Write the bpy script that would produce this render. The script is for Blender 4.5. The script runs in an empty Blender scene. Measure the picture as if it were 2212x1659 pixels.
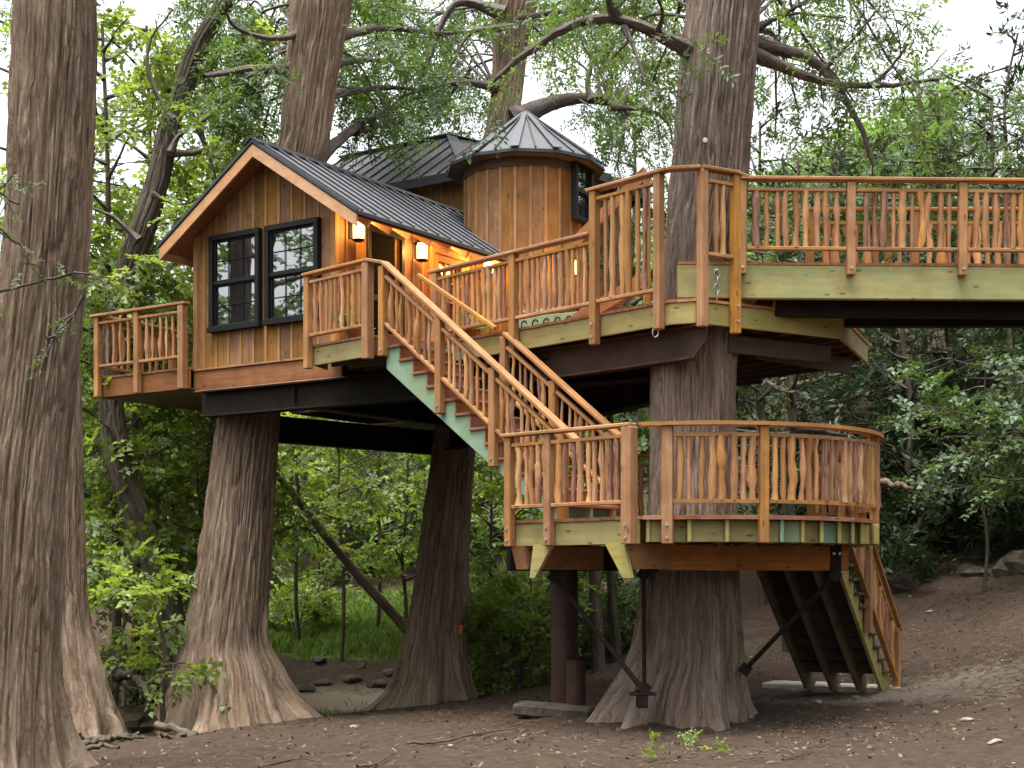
import bpy, math, random, mathutils, bmesh
import numpy as np
from mathutils import Vector, Matrix

# ------------------------------------------------------------------ camera, world, sun, exposure
SC = bpy.context.scene
COL = SC.collection
F, CX, HV = 3180.0, 1106.0, 1250.0          # focal length, centre column, horizon row of the survey
EYE = 1.7
R = math.radians

cam_d = bpy.data.cameras.new('camera'); cam = bpy.data.objects.new('camera', cam_d); COL.objects.link(cam)
cam.location = (0, 0, EYE); cam.rotation_euler = (R(90), 0, 0)
cam_d.sensor_width = 36; cam_d.lens = 36 * F / 2212; cam_d.shift_y = (HV - 829.5) / 2212
cam_d.clip_start = .1; cam_d.clip_end = 600
SC.camera = cam

SUN_EL, SUN_AZ = 79, 225                    # sun direction: elevation, compass azimuth (0 = +Y, clockwise)
SKY_STRENGTH, SUN_STRENGTH, EXPOSURE = .15, 1.8, 1.82
w = bpy.data.worlds.new('World'); SC.world = w; w.use_nodes = True
nt = w.node_tree; bgn = nt.nodes['Background']
sky = nt.nodes.new('ShaderNodeTexSky'); sky.sky_type = 'NISHITA'; sky.sun_disc = False
sky.sun_elevation = R(SUN_EL); sky.sun_rotation = R(SUN_AZ); sky.dust_density = 6; sky.air_density = 1.0; sky.ozone_density = 1
hs = nt.nodes.new('ShaderNodeHueSaturation'); hs.inputs['Saturation'].default_value = .18
nt.links.new(sky.outputs[0], hs.inputs['Color']); nt.links.new(hs.outputs[0], bgn.inputs['Color'])
bgn.inputs['Strength'].default_value = SKY_STRENGTH

sd = bpy.data.lights.new('sun', 'SUN'); sun = bpy.data.objects.new('sun', sd); COL.objects.link(sun)
sd.energy = SUN_STRENGTH; sd.angle = R(35); sd.color = (1, .95, .87)
az = R(SUN_AZ)
to_sun = Vector((math.sin(az) * math.cos(R(SUN_EL)), math.cos(az) * math.cos(R(SUN_EL)), math.sin(R(SUN_EL))))
sun.rotation_euler = to_sun.to_track_quat('Z', 'Y').to_euler()
SC.view_settings.view_transform = 'Standard'; SC.view_settings.look = 'None'
SC.view_settings.exposure = EXPOSURE; SC.view_settings.gamma = 1; SC.view_settings.use_curve_mapping = False
SC.cycles.max_bounces = 7; SC.cycles.diffuse_bounces = 4; SC.cycles.transmission_bounces = 4
SC.cycles.use_adaptive_sampling = True

rng = np.random.default_rng(7)
rnd = random.Random(5)
ZU, ZL, ZB = 5.0, 2.39, 5.49                # upper deck, lower deck, bridge floor heights

def at(u, v, y):                            # survey reading at distance y -> metres
    return np.array([(u - CX) / F * y, y, EYE + (HV - v) / F * y])

# ------------------------------------------------------------------ materials
def new_mat(name):
    m = bpy.data.materials.new(name); m.use_nodes = True
    n = m.node_tree.nodes; n.clear()
    out = n.new('ShaderNodeOutputMaterial'); b = n.new('ShaderNodeBsdfPrincipled')
    m.node_tree.links.new(b.outputs[0], out.inputs[0])
    return m, m.node_tree, b
def L(t, a, b): t.links.new(a, b)
def mixc(t, fac, a, b, mode='MIX'):
    x = t.nodes.new('ShaderNodeMix'); x.data_type = 'RGBA'; x.blend_type = mode
    for s, v in ((x.inputs[0], fac), (x.inputs[6], a), (x.inputs[7], b)):
        if hasattr(v, 'links'): L(t, v, s)
        else: s.default_value = v if not isinstance(v, tuple) or len(v) == 4 else (*v, 1)
    return x.outputs[2]
def math_n(t, op, a, b=0.0, c=None):
    x = t.nodes.new('ShaderNodeMath'); x.operation = op
    for i, v in enumerate((a, b) if c is None else (a, b, c)):
        if hasattr(v, 'links'): L(t, v, x.inputs[i])
        else: x.inputs[i].default_value = v
    return x.outputs[0]
def ramp(t, fac, stops):
    x = t.nodes.new('ShaderNodeValToRGB'); L(t, fac, x.inputs[0]); e = x.color_ramp.elements
    while len(e) < len(stops): e.new(.5)
    for el, (p, c) in zip(e, stops): el.position = p; el.color = c if len(c) == 4 else (*c, 1)
    return x.outputs[0]
def noise(t, vec, scale, detail=4, rough=.6, dist=0.0, dims='3D'):
    x = t.nodes.new('ShaderNodeTexNoise'); x.noise_dimensions = dims
    if vec is not None: L(t, vec, x.inputs['Vector'])
    x.inputs['Scale'].default_value = scale; x.inputs['Detail'].default_value = detail
    x.inputs['Roughness'].default_value = rough; x.inputs['Distortion'].default_value = dist
    return x.outputs[0]
def mapping(t, vec, scale, loc=None):
    x = t.nodes.new('ShaderNodeMapping'); L(t, vec, x.inputs[0]); x.inputs['Scale'].default_value = scale
    if loc is not None: L(t, loc, x.inputs['Location'])
    return x.outputs[0]
def bump(t, b, h, strength, dist=.01):
    x = t.nodes.new('ShaderNodeBump'); x.inputs['Strength'].default_value = strength; x.inputs['Distance'].default_value = dist
    L(t, h, x.inputs['Height']); L(t, x.outputs[0], b.inputs['Normal'])
def S(b, **k):
    for n_, v in k.items():
        b.inputs[n_.replace('_', ' ')].default_value = v
def geo(t): return t.nodes.new('ShaderNodeNewGeometry')
def texco(t): return t.nodes.new('ShaderNodeTexCoord')

def wood(name, dark, light, stain=None, rough=.7, axis='x', var=.3, knots=True, grain=22, grey=0.0):
    m, t, b = new_mat(name)
    tc = texco(t); oi = t.nodes.new('ShaderNodeObjectInfo')
    off = t.nodes.new('ShaderNodeCombineXYZ')
    for i, k in enumerate((37., 91., 53.)): L(t, math_n(t, 'MULTIPLY', oi.outputs['Random'], k), off.inputs[i])
    sc = (1.1, grain, grain) if axis == 'x' else (grain, grain, 1.1)
    v = mapping(t, tc.outputs['Object'], sc, off.outputs[0])
    g = noise(t, v, 1.0, 5, .62, .35)
    c = ramp(t, g, [(.25, dark), (.5, tuple((a + d) / 2 for a, d in zip(dark, light))), (.75, light)])
    # broad board-to-board tone
    tone = math_n(t, 'MULTIPLY_ADD', oi.outputs['Random'], var, 1 - var / 2)
    hsv = t.nodes.new('ShaderNodeHueSaturation'); L(t, c, hsv.inputs['Color']); L(t, tone, hsv.inputs['Value'])
    r2 = math_n(t, 'FRACT', math_n(t, 'MULTIPLY', oi.outputs['Random'], 17.3))
    L(t, math_n(t, 'MULTIPLY_ADD', r2, .25, .85), hsv.inputs['Saturation'])
    L(t, math_n(t, 'MULTIPLY_ADD', r2, .010, .495), hsv.inputs['Hue'])
    c = hsv.outputs[0]
    big = noise(t, mapping(t, tc.outputs['Object'], (2.2,) * 3, off.outputs[0]), 1.6, 4, .6)
    c = mixc(t, math_n(t, 'MULTIPLY', ramp(t, big, [(.42, (0, 0, 0)), (.72, (1, 1, 1))]), .55), c, tuple(x * .62 for x in dark))
    if stain:
        s2 = noise(t, mapping(t, tc.outputs['Object'], (1.5, 3, 3) if axis == 'x' else (3, 3, 1.5), off.outputs[0]), 1.0, 3, .6)
        c = mixc(t, math_n(t, 'MULTIPLY', ramp(t, s2, [(.42, (0, 0, 0)), (.66, (1, 1, 1))]), .8), c, stain)
    if knots:
        vo = t.nodes.new('ShaderNodeTexVoronoi'); vo.inputs['Scale'].default_value = 1.0
        L(t, mapping(t, tc.outputs['Object'], (3.0, 9, 9) if axis == 'x' else (9, 9, 3.0), off.outputs[0]), vo.inputs['Vector'])
        kk = ramp(t, vo.outputs['Distance'], [(.07, (1, 1, 1)), (.16, (0, 0, 0))])
        c = mixc(t, math_n(t, 'MULTIPLY', kk, .8), c, tuple(x * .28 for x in dark))
    L(t, c, b.inputs['Base Color']); S(b, Roughness=rough, Specular_IOR_Level=.25)
    bump(t, b, g, .35, .004)
    return m

M = {}
M['cedar'] = wood('cedar_timber', (.26, .116, .035), (.455, .228, .080), stain=(.21, .105, .045))
M['cedar_v'] = wood('cedar_upright', (.26, .116, .035), (.455, .228, .080), stain=(.21, .105, .045), axis='z')
M['board'] = wood('wall_board', (.150, .070, .022), (.305, .152, .051), var=.5, axis='x')
M['batten'] = wood('wall_batten', (.25, .125, .042), (.42, .225, .085), var=.25, axis='x', knots=False)
M['rake'] = wood('rake_board', (.42, .215, .085), (.56, .31, .14), var=.1, knots=False)
M['brown'] = wood('stained_timber', (.17, .065, .022), (.32, .135, .05), var=.2)
M['treated'] = wood('treated_timber', (.22, .17, .05), (.385, .31, .115), stain=(.26, .25, .10), var=.22, grain=14)
M['treated_g'] = wood('green_treated_timber', (.27, .235, .085), (.42, .375, .16), stain=(.25, .29, .13), var=.15, grain=12)
M['mint'] = wood('mint_stringer', (.17, .28, .19), (.26, .37, .26), stain=(.23, .27, .14), var=.1, knots=False, grain=10)
M['tread'] = wood('red_tread', (.17, .062, .028), (.31, .135, .07), var=.25)
M['plank'] = wood('deck_plank', (.24, .10, .045), (.42, .20, .10), var=.35)
M['stick_tan'] = wood('peeled_stick', (.30, .135, .048), (.52, .285, .115), stain=(.20, .085, .045), var=.5, axis='z', grain=3, knots=True)
M['stick_pale'] = wood('pale_stick', (.40, .21, .085), (.60, .37, .175), stain=(.30, .13, .06), var=.35, axis='z', grain=3)
M['stick_dark'] = wood('barked_stick', (.09, .045, .035), (.22, .115, .085), stain=(.34, .18, .09), var=.5, axis='z', grain=3, knots=False)
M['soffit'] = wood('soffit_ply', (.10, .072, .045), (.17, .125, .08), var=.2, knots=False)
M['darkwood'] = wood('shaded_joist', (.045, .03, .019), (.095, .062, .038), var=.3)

def metal(name, col, rough, metallic=0.0, nscale=3.0, var=.25, spec=.5):
    m, t, b = new_mat(name); tc = texco(t)
    n_ = noise(t, tc.outputs['Object'], nscale, 6, .65)
    c = mixc(t, ramp(t, n_, [(.3, (0, 0, 0)), (.7, (1, 1, 1))]), tuple(x * (1 - var) for x in col), tuple(x * (1 + var) for x in col))
    L(t, c, b.inputs['Base Color']); S(b, Metallic=metallic, Specular_IOR_Level=spec)
    L(t, math_n(t, 'MULTIPLY_ADD', n_, .3, rough - .15), b.inputs['Roughness'])
    bump(t, b, noise(t, tc.outputs['Object'], nscale * 2.2, 3), .06, .02)
    return m
M['roof'] = metal('grey_metal_roof', (.072, .074, .080), .62, .0, 2.0, .15, .2)
M['seam'] = metal('roof_seam_metal', (.035, .038, .046), .45, .3, 2.0, .2)
M['cap'] = metal('roof_cap_metal', (.065, .070, .080), .6, .0, 2.0, .15, .25)
M['steel'] = metal('maroon_primed_steel', (.045, .025, .019), .6, 0, 4, .3, .15)
M['darksteel'] = metal('dark_steel', (.013, .0095, .0075), .65, 0, 4, .4, .1)
M['black'] = metal('black_paint', (.007, .007, .008), .5, 0, 6, .2, .2)
M['galv'] = metal('galvanised_steel', (.42, .43, .45), .4, .7, 20, .2)

m, t, b = new_mat('window_glass'); S(b, Base_Color=(.012, .014, .017, 1), Roughness=.015, IOR=3.4, Specular_IOR_Level=.5)
tc = texco(t); bump(t, b, noise(t, tc.outputs['Object'], 2.2, 2), .03, .02); M['glass'] = m
m, t, b = new_mat('dark_screen'); S(b, Base_Color=(.0022, .002, .002, 1), Roughness=.8, Specular_IOR_Level=.03); M['screen'] = m
m, t, b = new_mat('lamp_glass'); S(b, Base_Color=(1, .8, .5, 1), Roughness=.3)
b.inputs['Emission Color'].default_value = (1, .60, .22, 1); b.inputs['Emission Strength'].default_value = 4.0; M['lamp'] = m

def bark(name, dark, mid, light, su=30., sv=1.0, moss=None, bstr=1.0):
    m, t, b = new_mat(name)
    uv = t.nodes.new('ShaderNodeUVMap')
    wrp = noise(t, mapping(t, uv.outputs[0], (3.0, 1.1, 1)), 1.5, 3)
    def warped(fx, fy, amt):
        vv = t.nodes.new('ShaderNodeVectorMath'); vv.operation = 'ADD'; L(t, mapping(t, uv.outputs[0], (fx, fy, 1)), vv.inputs[0])
        cmb = t.nodes.new('ShaderNodeCombineXYZ'); L(t, math_n(t, 'MULTIPLY', wrp, amt), cmb.inputs[0]); L(t, cmb.outputs[0], vv.inputs[1]); return vv.outputs[0]
    n1 = noise(t, warped(su, sv, 4.0), 1.0, 5, .6, .6)
    n2 = noise(t, warped(su * 2.7, sv * 2.4, 9.0), 1.0, 6, .68, .3)
    n3 = noise(t, mapping(t, uv.outputs[0], (38, 16, 1)), 1.0, 4, .7)
    big = noise(t, mapping(t, uv.outputs[0], (1.1, .35, 1)), 1.3, 4, .6)
    h = math_n(t, 'ADD', math_n(t, 'MULTIPLY', n1, .62), math_n(t, 'MULTIPLY_ADD', n2, .38, math_n(t, 'MULTIPLY', n3, .14)))
    c = ramp(t, h, [(.41, dark), (.55, mid), (.72, light)])
    c = mixc(t, math_n(t, 'MULTIPLY', ramp(t, big, [(.38, (0, 0, 0)), (.7, (1, 1, 1))]), .45), c, mixc(t, ramp(t, h, [(.42, (0, 0, 0)), (.6, (1, 1, 1))]), mid, tuple(x * 1.2 for x in light)))
    b2 = noise(t, mapping(t, uv.outputs[0], (1.6, .5, 1)), 2.1, 3, .6)
    c = mixc(t, math_n(t, 'MULTIPLY', ramp(t, b2, [(.52, (0, 0, 0)), (.72, (1, 1, 1))]), .45), c, (mid[0] * .75, mid[1] * .62, mid[2] * .52))
    if moss:
        c = mixc(t, math_n(t, 'MULTIPLY', ramp(t, noise(t, mapping(t, uv.outputs[0], (1.2, .6, 1)), 1.7, 5, .7), [(.5, (0, 0, 0)), (.7, (1, 1, 1))]), .6), c, moss)
    L(t, c, b.inputs['Base Color']); S(b, Roughness=.92, Specular_IOR_Level=.1)
    bump(t, b, h, bstr, .07)
    return m
M['bark'] = bark('cypress_bark', (.046, .032, .025), (.138, .103, .081), (.255, .205, .170))
M['bark_warm'] = bark('warm_cypress_bark', (.052, .033, .021), (.158, .112, .078), (.29, .222, .165))
M['bark_brown'] = bark('brown_cypress_bark', (.032, .021, .015), (.115, .082, .060), (.235, .18, .14))
M['bark_far'] = bark('far_bark', (.028, .022, .017), (.075, .060, .046), (.14, .12, .095), 14, 1.2, moss=(.06, .065, .03))
M['bark_limb'] = bark('limb_bark', (.03, .025, .022), (.075, .062, .055), (.15, .125, .11), 12, 2)

def leaf_mat(name, cols, trans=.5, rough=.55):
    m = bpy.data.materials.new(name); m.use_nodes = True; t = m.node_tree; t.nodes.clear()
    out = t.nodes.new('ShaderNodeOutputMaterial')
    a = t.nodes.new('ShaderNodeAttribute'); a.attribute_name = 'tint'
    k = len(cols)
    c = ramp(t, a.outputs['Fac'], [(i / (k - 1), cols[i]) for i in range(k)])
    d = t.nodes.new('ShaderNodeBsdfDiffuse'); L(t, c, d.inputs[0])
    tr = t.nodes.new('ShaderNodeBsdfTranslucent')
    c2 = mixc(t, 1.0, c, (1.25, 1.3, .55), 'MULTIPLY'); L(t, c2, tr.inputs[0])
    mx = t.nodes.new('ShaderNodeMixShader'); mx.inputs[0].default_value = trans; L(t, d.outputs[0], mx.inputs[1]); L(t, tr.outputs[0], mx.inputs[2])
    g = t.nodes.new('ShaderNodeBsdfGlossy'); g.inputs['Roughness'].default_value = rough; g.inputs[0].default_value = (.9, 1, .9, 1)
    m2 = t.nodes.new('ShaderNodeMixShader'); m2.inputs[0].default_value = .035
    L(t, mx.outputs[0], m2.inputs[1]); L(t, g.outputs[0], m2.inputs[2]); L(t, m2.outputs[0], out.inputs[0])
    return m
M['leaf_bright'] = leaf_mat('bright_leaf', [(.075, .112, .022), (.160, .218, .046), (.275, .340, .088)], .55)
M['leaf_cypress'] = leaf_mat('cypress_leaf', [(.032, .058, .020), (.072, .118, .042), (.13, .19, .065)], .5)
M['leaf_dark'] = leaf_mat('juniper_leaf', [(.016, .030, .012), (.032, .055, .022), (.055, .085, .030)], .25)
M['leaf_mid'] = leaf_mat('mid_leaf', [(.05, .09, .028), (.10, .16, .05), (.165, .24, .08)], .5)
M['leaf_dim'] = leaf_mat('dim_leaf', [(.026, .048, .018), (.055, .09, .034), (.10, .15, .055)], .4)
M['grass'] = leaf_mat('grass_blade', [(.08, .135, .028), (.14, .215, .045), (.20, .28, .08)], .5)
M['litter'] = leaf_mat('dry_leaf', [(.045, .028, .016), (.10, .068, .042), (.30, .25, .20)], .1)

def rock_mat(name, a_, b_, sc=3.):
    m, t, b = new_mat(name); g = geo(t)
    n1 = noise(t, g.outputs['Position'], sc, 8, .7); n2 = noise(t, g.outputs['Position'], sc * 5, 5, .65)
    c = mixc(t, ramp(t, n1, [(.35, (0, 0, 0)), (.68, (1, 1, 1))]), a_, b_)
    c = mixc(t, math_n(t, 'MULTIPLY', ramp(t, n2, [(.5, (0, 0, 0)), (.75, (1, 1, 1))]), .5), c, tuple(x * .4 for x in a_))
    L(t, c, b.inputs['Base Color']); S(b, Roughness=.9, Specular_IOR_Level=.15)
    bump(t, b, math_n(t, 'ADD', n1, n2), .7, .05); return m
M['rock'] = rock_mat('limestone', (.035, .029, .022), (.115, .098, .075))
M['pebble'] = rock_mat('pale_pebble', (.16, .14, .115), (.36, .33, .28), 9)
M['concrete'] = rock_mat('concrete', (.30, .28, .25), (.42, .40, .36), 6)

m, t, b = new_mat('forest_soil'); g = geo(t); P_ = g.outputs['Position']
za = t.nodes.new('ShaderNodeVertexColor'); za.layer_name = 'zone'
sep = t.nodes.new('ShaderNodeSeparateColor'); L(t, za.outputs[0], sep.inputs[0])
n1 = noise(t, P_, .9, 6, .6); n2 = noise(t, P_, 7, 7, .72); n3 = noise(t, P_, 38, 5, .75); n4 = noise(t, P_, 110, 3, .7)
soil = ramp(t, n2, [(.28, (.021, .0145, .0105)), (.5, (.048, .0335, .0245)), (.72, (.086, .063, .047))])
soil = mixc(t, math_n(t, 'MULTIPLY', ramp(t, n1, [(.38, (0, 0, 0)), (.62, (1, 1, 1))]), .6), soil, (.060, .040, .028))
soil = mixc(t, math_n(t, 'MULTIPLY', ramp(t, n3, [(.54, (0, 0, 0)), (.66, (1, 1, 1))]), .4), soil, (.11, .083, .062))
soil = mixc(t, math_n(t, 'MULTIPLY', ramp(t, n4, [(.60, (0, 0, 0)), (.68, (1, 1, 1))]), .5), soil, (.032, .024, .016))
pale = mixc(t, ramp(t, n3, [(.3, (0, 0, 0)), (.7, (1, 1, 1))]), (.11, .085, .063), (.22, .185, .145))
grs = mixc(t, ramp(t, n2, [(.3, (0, 0, 0)), (.7, (1, 1, 1))]), (.045, .062, .018), (.10, .145, .035))
wild = mixc(t, ramp(t, n2, [(.3, (0, 0, 0)), (.7, (1, 1, 1))]), (.020, .018, .011), (.075, .058, .038))
def zone(ch, base, col):
    f = math_n(t, 'ADD', sep.outputs[ch], math_n(t, 'MULTIPLY', math_n(t, 'SUBTRACT', n2, .5), .9))
    return mixc(t, ramp(t, f, [(.38, (0, 0, 0)), (.62, (1, 1, 1))]), base, col)
soil = zone(1, soil, pale); soil = zone(2, soil, wild); soil = zone(0, soil, grs)
L(t, soil, b.inputs['Base Color']); S(b, Roughness=.95, Specular_IOR_Level=.1)
bump(t, b, math_n(t, 'ADD', n2, math_n(t, 'MULTIPLY_ADD', n4, .3, math_n(t, 'MULTIPLY', n3, .6))), .8, .05)
M['soil'] = m

# ------------------------------------------------------------------ object helpers
WM = {}
def link(o, parent=None, mw=None):
    COL.objects.link(o)
    mw = mw if mw is not None else Matrix.Identity(4)
    WM[o.name] = mw
    if parent is not None:
        o.parent = parent; o.matrix_parent_inverse = WM[parent.name].inverted()
    o.matrix_basis = mw
    return o
def tag(o, label=None, cat=None, group=None, kind=None):
    for k, v in (('label', label), ('category', cat), ('group', group), ('kind', kind)):
        if v: o[k] = v
    return o
def thing(name, loc, label, cat, group=None):
    o = bpy.data.objects.new(name, None); o.empty_display_size = .2
    link(o, None, Matrix.Translation(Vector(loc))); return tag(o, label, cat, group)
def mesh_np(name, V, Fc, mat, uv=None, smooth=False, attrs=None):
    """V (n,3); Fc (m,k) index array or list of tuples"""
    me = bpy.data.meshes.new(name)
    V = np.asarray(V, dtype=np.float32)
    if isinstance(Fc, np.ndarray):
        m_, k = Fc.shape
        me.vertices.add(len(V)); me.vertices.foreach_set('co', V.ravel())
        me.loops.add(m_ * k); me.loops.foreach_set('vertex_index', Fc.astype(np.int32).ravel())
        me.polygons.add(m_); me.polygons.foreach_set('loop_start', np.arange(0, m_ * k, k, dtype=np.int32))
        me.update(calc_edges=True)
    else:
        me.from_pydata([tuple(map(float, v)) for v in V], [], [tuple(f) for f in Fc])
    if uv is not None:
        ul = me.uv_layers.new(name='UVMap')
        li = np.empty(len(me.loops), dtype=np.int32); me.loops.foreach_get('vertex_index', li)
        ul.data.foreach_set('uv', np.asarray(uv, dtype=np.float32)[li].ravel())
    if attrs:
        for an, av in attrs.items():
            if av.ndim == 1:
                a = me.attributes.new(an, 'FLOAT', 'POINT'); a.data.foreach_set('value', av.astype(np.float32))
            else:
                a = me.color_attributes.new(an, 'FLOAT_COLOR', 'POINT'); a.data.foreach_set('color', av.astype(np.float32).ravel())
    if smooth: me.polygons.foreach_set('use_smooth', np.ones(len(me.polygons), dtype=bool))
    me.materials.append(mat); me.update()
    return me
def obj(name, me, parent=None, mw=None): return link(bpy.data.objects.new(name, me), parent, mw)

_boxes = {}
def box_mesh(l, w_, h, mat, c=.006):
    key = (round(l, 3), round(w_, 3), round(h, 3), mat.name)
    if key in _boxes: return _boxes[key]
    c = min(c, l * .3, w_ * .3, h * .3); hs_ = (l / 2, w_ / 2, h / 2)
    V, idx = [], {}
    for sx in (-1, 1):
        for sy in (-1, 1):
            for sz in (-1, 1):
                s = (sx, sy, sz)
                for a in range(3):
                    idx[(s, a)] = len(V)
                    V.append([s[i] * (hs_[i] - (0 if i == a else c)) for i in range(3)])
    Fc = []
    def add(f):
        p = [Vector(V[i]) for i in f]; n_ = (p[1] - p[0]).cross(p[2] - p[0]); ce = sum(p, Vector()) / len(p)
        Fc.append(tuple(f) if n_.dot(ce) > 0 else tuple(reversed(f)))
    for a in range(3):
        o1, o2 = [i for i in range(3) if i != a]
        for s in (-1, 1):
            f = []
            for p, q in ((-1, -1), (1, -1), (1, 1), (-1, 1)):
                k = [0, 0, 0]; k[a] = s; k[o1] = p; k[o2] = q; f.append(idx[(tuple(k), a)])
            add(f)
        for p in (-1, 1):                   # edges along axis a
            for q in (-1, 1):
                k0 = [0, 0, 0]; k0[o1] = p; k0[o2] = q; k1 = list(k0); k0[a] = -1; k1[a] = 1
                add([idx[(tuple(k0), o1)], idx[(tuple(k1), o1)], idx[(tuple(k1), o2)], idx[(tuple(k0), o2)]])
    for sx in (-1, 1):
        for sy in (-1, 1):
            for sz in (-1, 1): add([idx[((sx, sy, sz), a)] for a in range(3)])
    me = mesh_np('box', V, Fc, mat); _boxes[key] = me
    return me
def frame(origin, X, Z):
    X = Vector(X).normalized(); Y = Vector(Z).cross(X).normalized(); Zn = X.cross(Y)
    m_ = Matrix((X, Y, Zn)).transposed().to_4x4(); m_.translation = Vector(origin); return m_
def beam(name, p0, p1, w_, h, mat, parent=None, up=(0, 0, 1), c=.006):
    p0, p1 = Vector(p0), Vector(p1); d = p1 - p0
    if abs(d.normalized().dot(Vector(up).normalized())) > .98: up = (0, 1, 0)
    return obj(name, box_mesh(d.length, w_, h, mat, c), parent, frame((p0 + p1) / 2, d, up))
def post(name, x, y, z0, z1, w_, parent, yaw=0.0, mat=None, c=.008):
    m_ = Matrix.Translation((x, y, (z0 + z1) / 2)) @ Matrix.Rotation(yaw, 4, 'Z')
    return obj(name, box_mesh(w_, w_, z1 - z0, mat or M['cedar_v'], c), parent, m_)
def poly_part(name, pts, origin, A, B, depth, mat, parent=None):
    """polygon (a,b) in the plane origin + a*A + b*B, extruded by depth along A x B; grain runs along A"""
    A = Vector(A).normalized(); N = A.cross(Vector(B)).normalized(); B = N.cross(A)
    pts = [Vector((p[0], p[1], 0)) for p in pts]
    ar = sum(pts[i].x * pts[(i + 1) % len(pts)].y - pts[(i + 1) % len(pts)].x * pts[i].y for i in range(len(pts)))
    if ar < 0: pts.reverse()
    n_ = len(pts); c0 = sum(pts, Vector()) / n_
    V = [p - c0 for p in pts] + [p - c0 + Vector((0, 0, depth)) for p in pts]
    Fc = [tuple(reversed(range(n_))), tuple(range(n_, 2 * n_))] + [(i, (i + 1) % n_, n_ + (i + 1) % n_, n_ + i) for i in range(n_)]
    if depth < 0: Fc = [tuple(reversed(f)) for f in Fc]
    me = mesh_np(name, V, Fc, mat)
    mw = Matrix((A, B, N)).transposed().to_4x4(); mw.translation = Vector(origin) + A * c0.x + B * c0.y
    return obj(name, me, parent, mw)
def clip(poly, a, b, c):                    # keep a*x+b*y <= c
    out = []
    for i in range(len(poly)):
        p, q = poly[i], poly[(i + 1) % len(poly)]
        dp, dq = a * p[0] + b * p[1] - c, a * q[0] + b * q[1] - c
        if dp <= 0: out.append(p)
        if dp * dq < 0:
            k = dp / (dp - dq); out.append((p[0] + k * (q[0] - p[0]), p[1] + k * (q[1] - p[1])))
    return out
def planks(parent, poly, z, along, width, mat, gap=.006, th=.034, name='plank'):
    """deck boards over a convex outline, board edges ragged by a few mm"""
    al = Vector((along[0], along[1])).normalized(); ac = Vector((-al.y, al.x))
    loc = [(p[0] * al.x + p[1] * al.y, p[0] * ac.x + p[1] * ac.y) for p in poly]
    b0, b1 = min(p[1] for p in loc), max(p[1] for p in loc)
    k = b0
    while k < b1:
        q = clip(clip(loc, 0, 1, k + width - gap), 0, -1, -k)
        if len(q) >= 3:
            dz = rnd.uniform(-.002, .002)
            poly_part(name, q, (0, 0, z - th + dz), (al.x, al.y, 0), (ac.x, ac.y, 0), th, mat, parent)
        k += width
def tube_np(pts, rad, ns=6, uv0=0.0, cap=False):
    pts = np.asarray(pts, float); rad = np.asarray(rad, float); n_ = len(pts)
    tg = np.gradient(pts, axis=0); tg /= np.linalg.norm(tg, axis=1)[:, None] + 1e-9
    ref = np.where(np.abs(tg[:, 2:3]) > .9, np.array([[1., 0, 0]]), np.array([[0, 0, 1.]]))
    u = np.cross(ref, tg); u /= np.linalg.norm(u, axis=1)[:, None] + 1e-9
    for i in range(1, n_):
        if u[i] @ u[i - 1] < 0: u[i] = -u[i]
    v = np.cross(tg, u)
    th = np.linspace(0, 2 * math.pi, ns + 1)
    V = pts[:, None] + rad[:, None, None] * (np.cos(th)[None, :, None] * u[:, None] + np.sin(th)[None, :, None] * v[:, None])
    ln = np.concatenate([[0], np.cumsum(np.linalg.norm(np.diff(pts, axis=0), axis=1))])
    UV = np.stack([np.broadcast_to(th / (2 * math.pi) * max(.2, round(2 * math.pi * rad.mean(), 2)), (n_, ns + 1)), np.broadcast_to(ln[:, None] + uv0, (n_, ns + 1))], -1)
    i = np.arange(n_ - 1)[:, None] * (ns + 1) + np.arange(ns)[None]
    Fc = np.stack([i, i + 1, i + ns + 2, i + ns + 1], -1).reshape(-1, 4)
    return V.reshape(-1, 3), Fc, UV.reshape(-1, 2)
class Geo:
    def __init__(s): s.V, s.F, s.U, s.n = [], [], [], 0
    def add(s, V, Fc, U=None):
        s.V.append(V); s.F.append(Fc + s.n); s.U.append(U if U is not None else np.zeros((len(V), 2))); s.n += len(V)
    def tube(s, pts, rad, ns=6): s.add(*tube_np(pts, rad, ns, rng.random() * 9))
    def build(s, name, mat, parent=None, smooth=True, attrs=None):
        return obj(name, mesh_np(name, np.concatenate(s.V), np.concatenate(s.F), mat, np.concatenate(s.U), smooth, attrs), parent)

# ------------------------------------------------------------------ value noise
def vnoise(u, v, pu, seed):
    """periodic in u with integer period pu; free in v"""
    g = np.random.default_rng(seed).random((pu, 512))
    iu, iv = np.floor(u).astype(int), np.floor(v).astype(int)
    fu, fv = u - iu, v - iv; fu = fu * fu * (3 - 2 * fu); fv = fv * fv * (3 - 2 * fv)
    a, b_ = iu % pu, (iu + 1) % pu; c, d = iv % 512, (iv + 1) % 512
    return (g[a, c] * (1 - fu) + g[b_, c] * fu) * (1 - fv) + (g[a, d] * (1 - fu) + g[b_, d] * fu) * fv
def fbm2(x, y, seed, octv=4, gain=.5):
    s, a, f = 0, 1., 1.
    for k in range(octv):
        s = s + a * (vnoise(x * f + 200, y * f + 200, 512, seed + k) - .5); a *= gain; f *= 2.03
    return s

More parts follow.
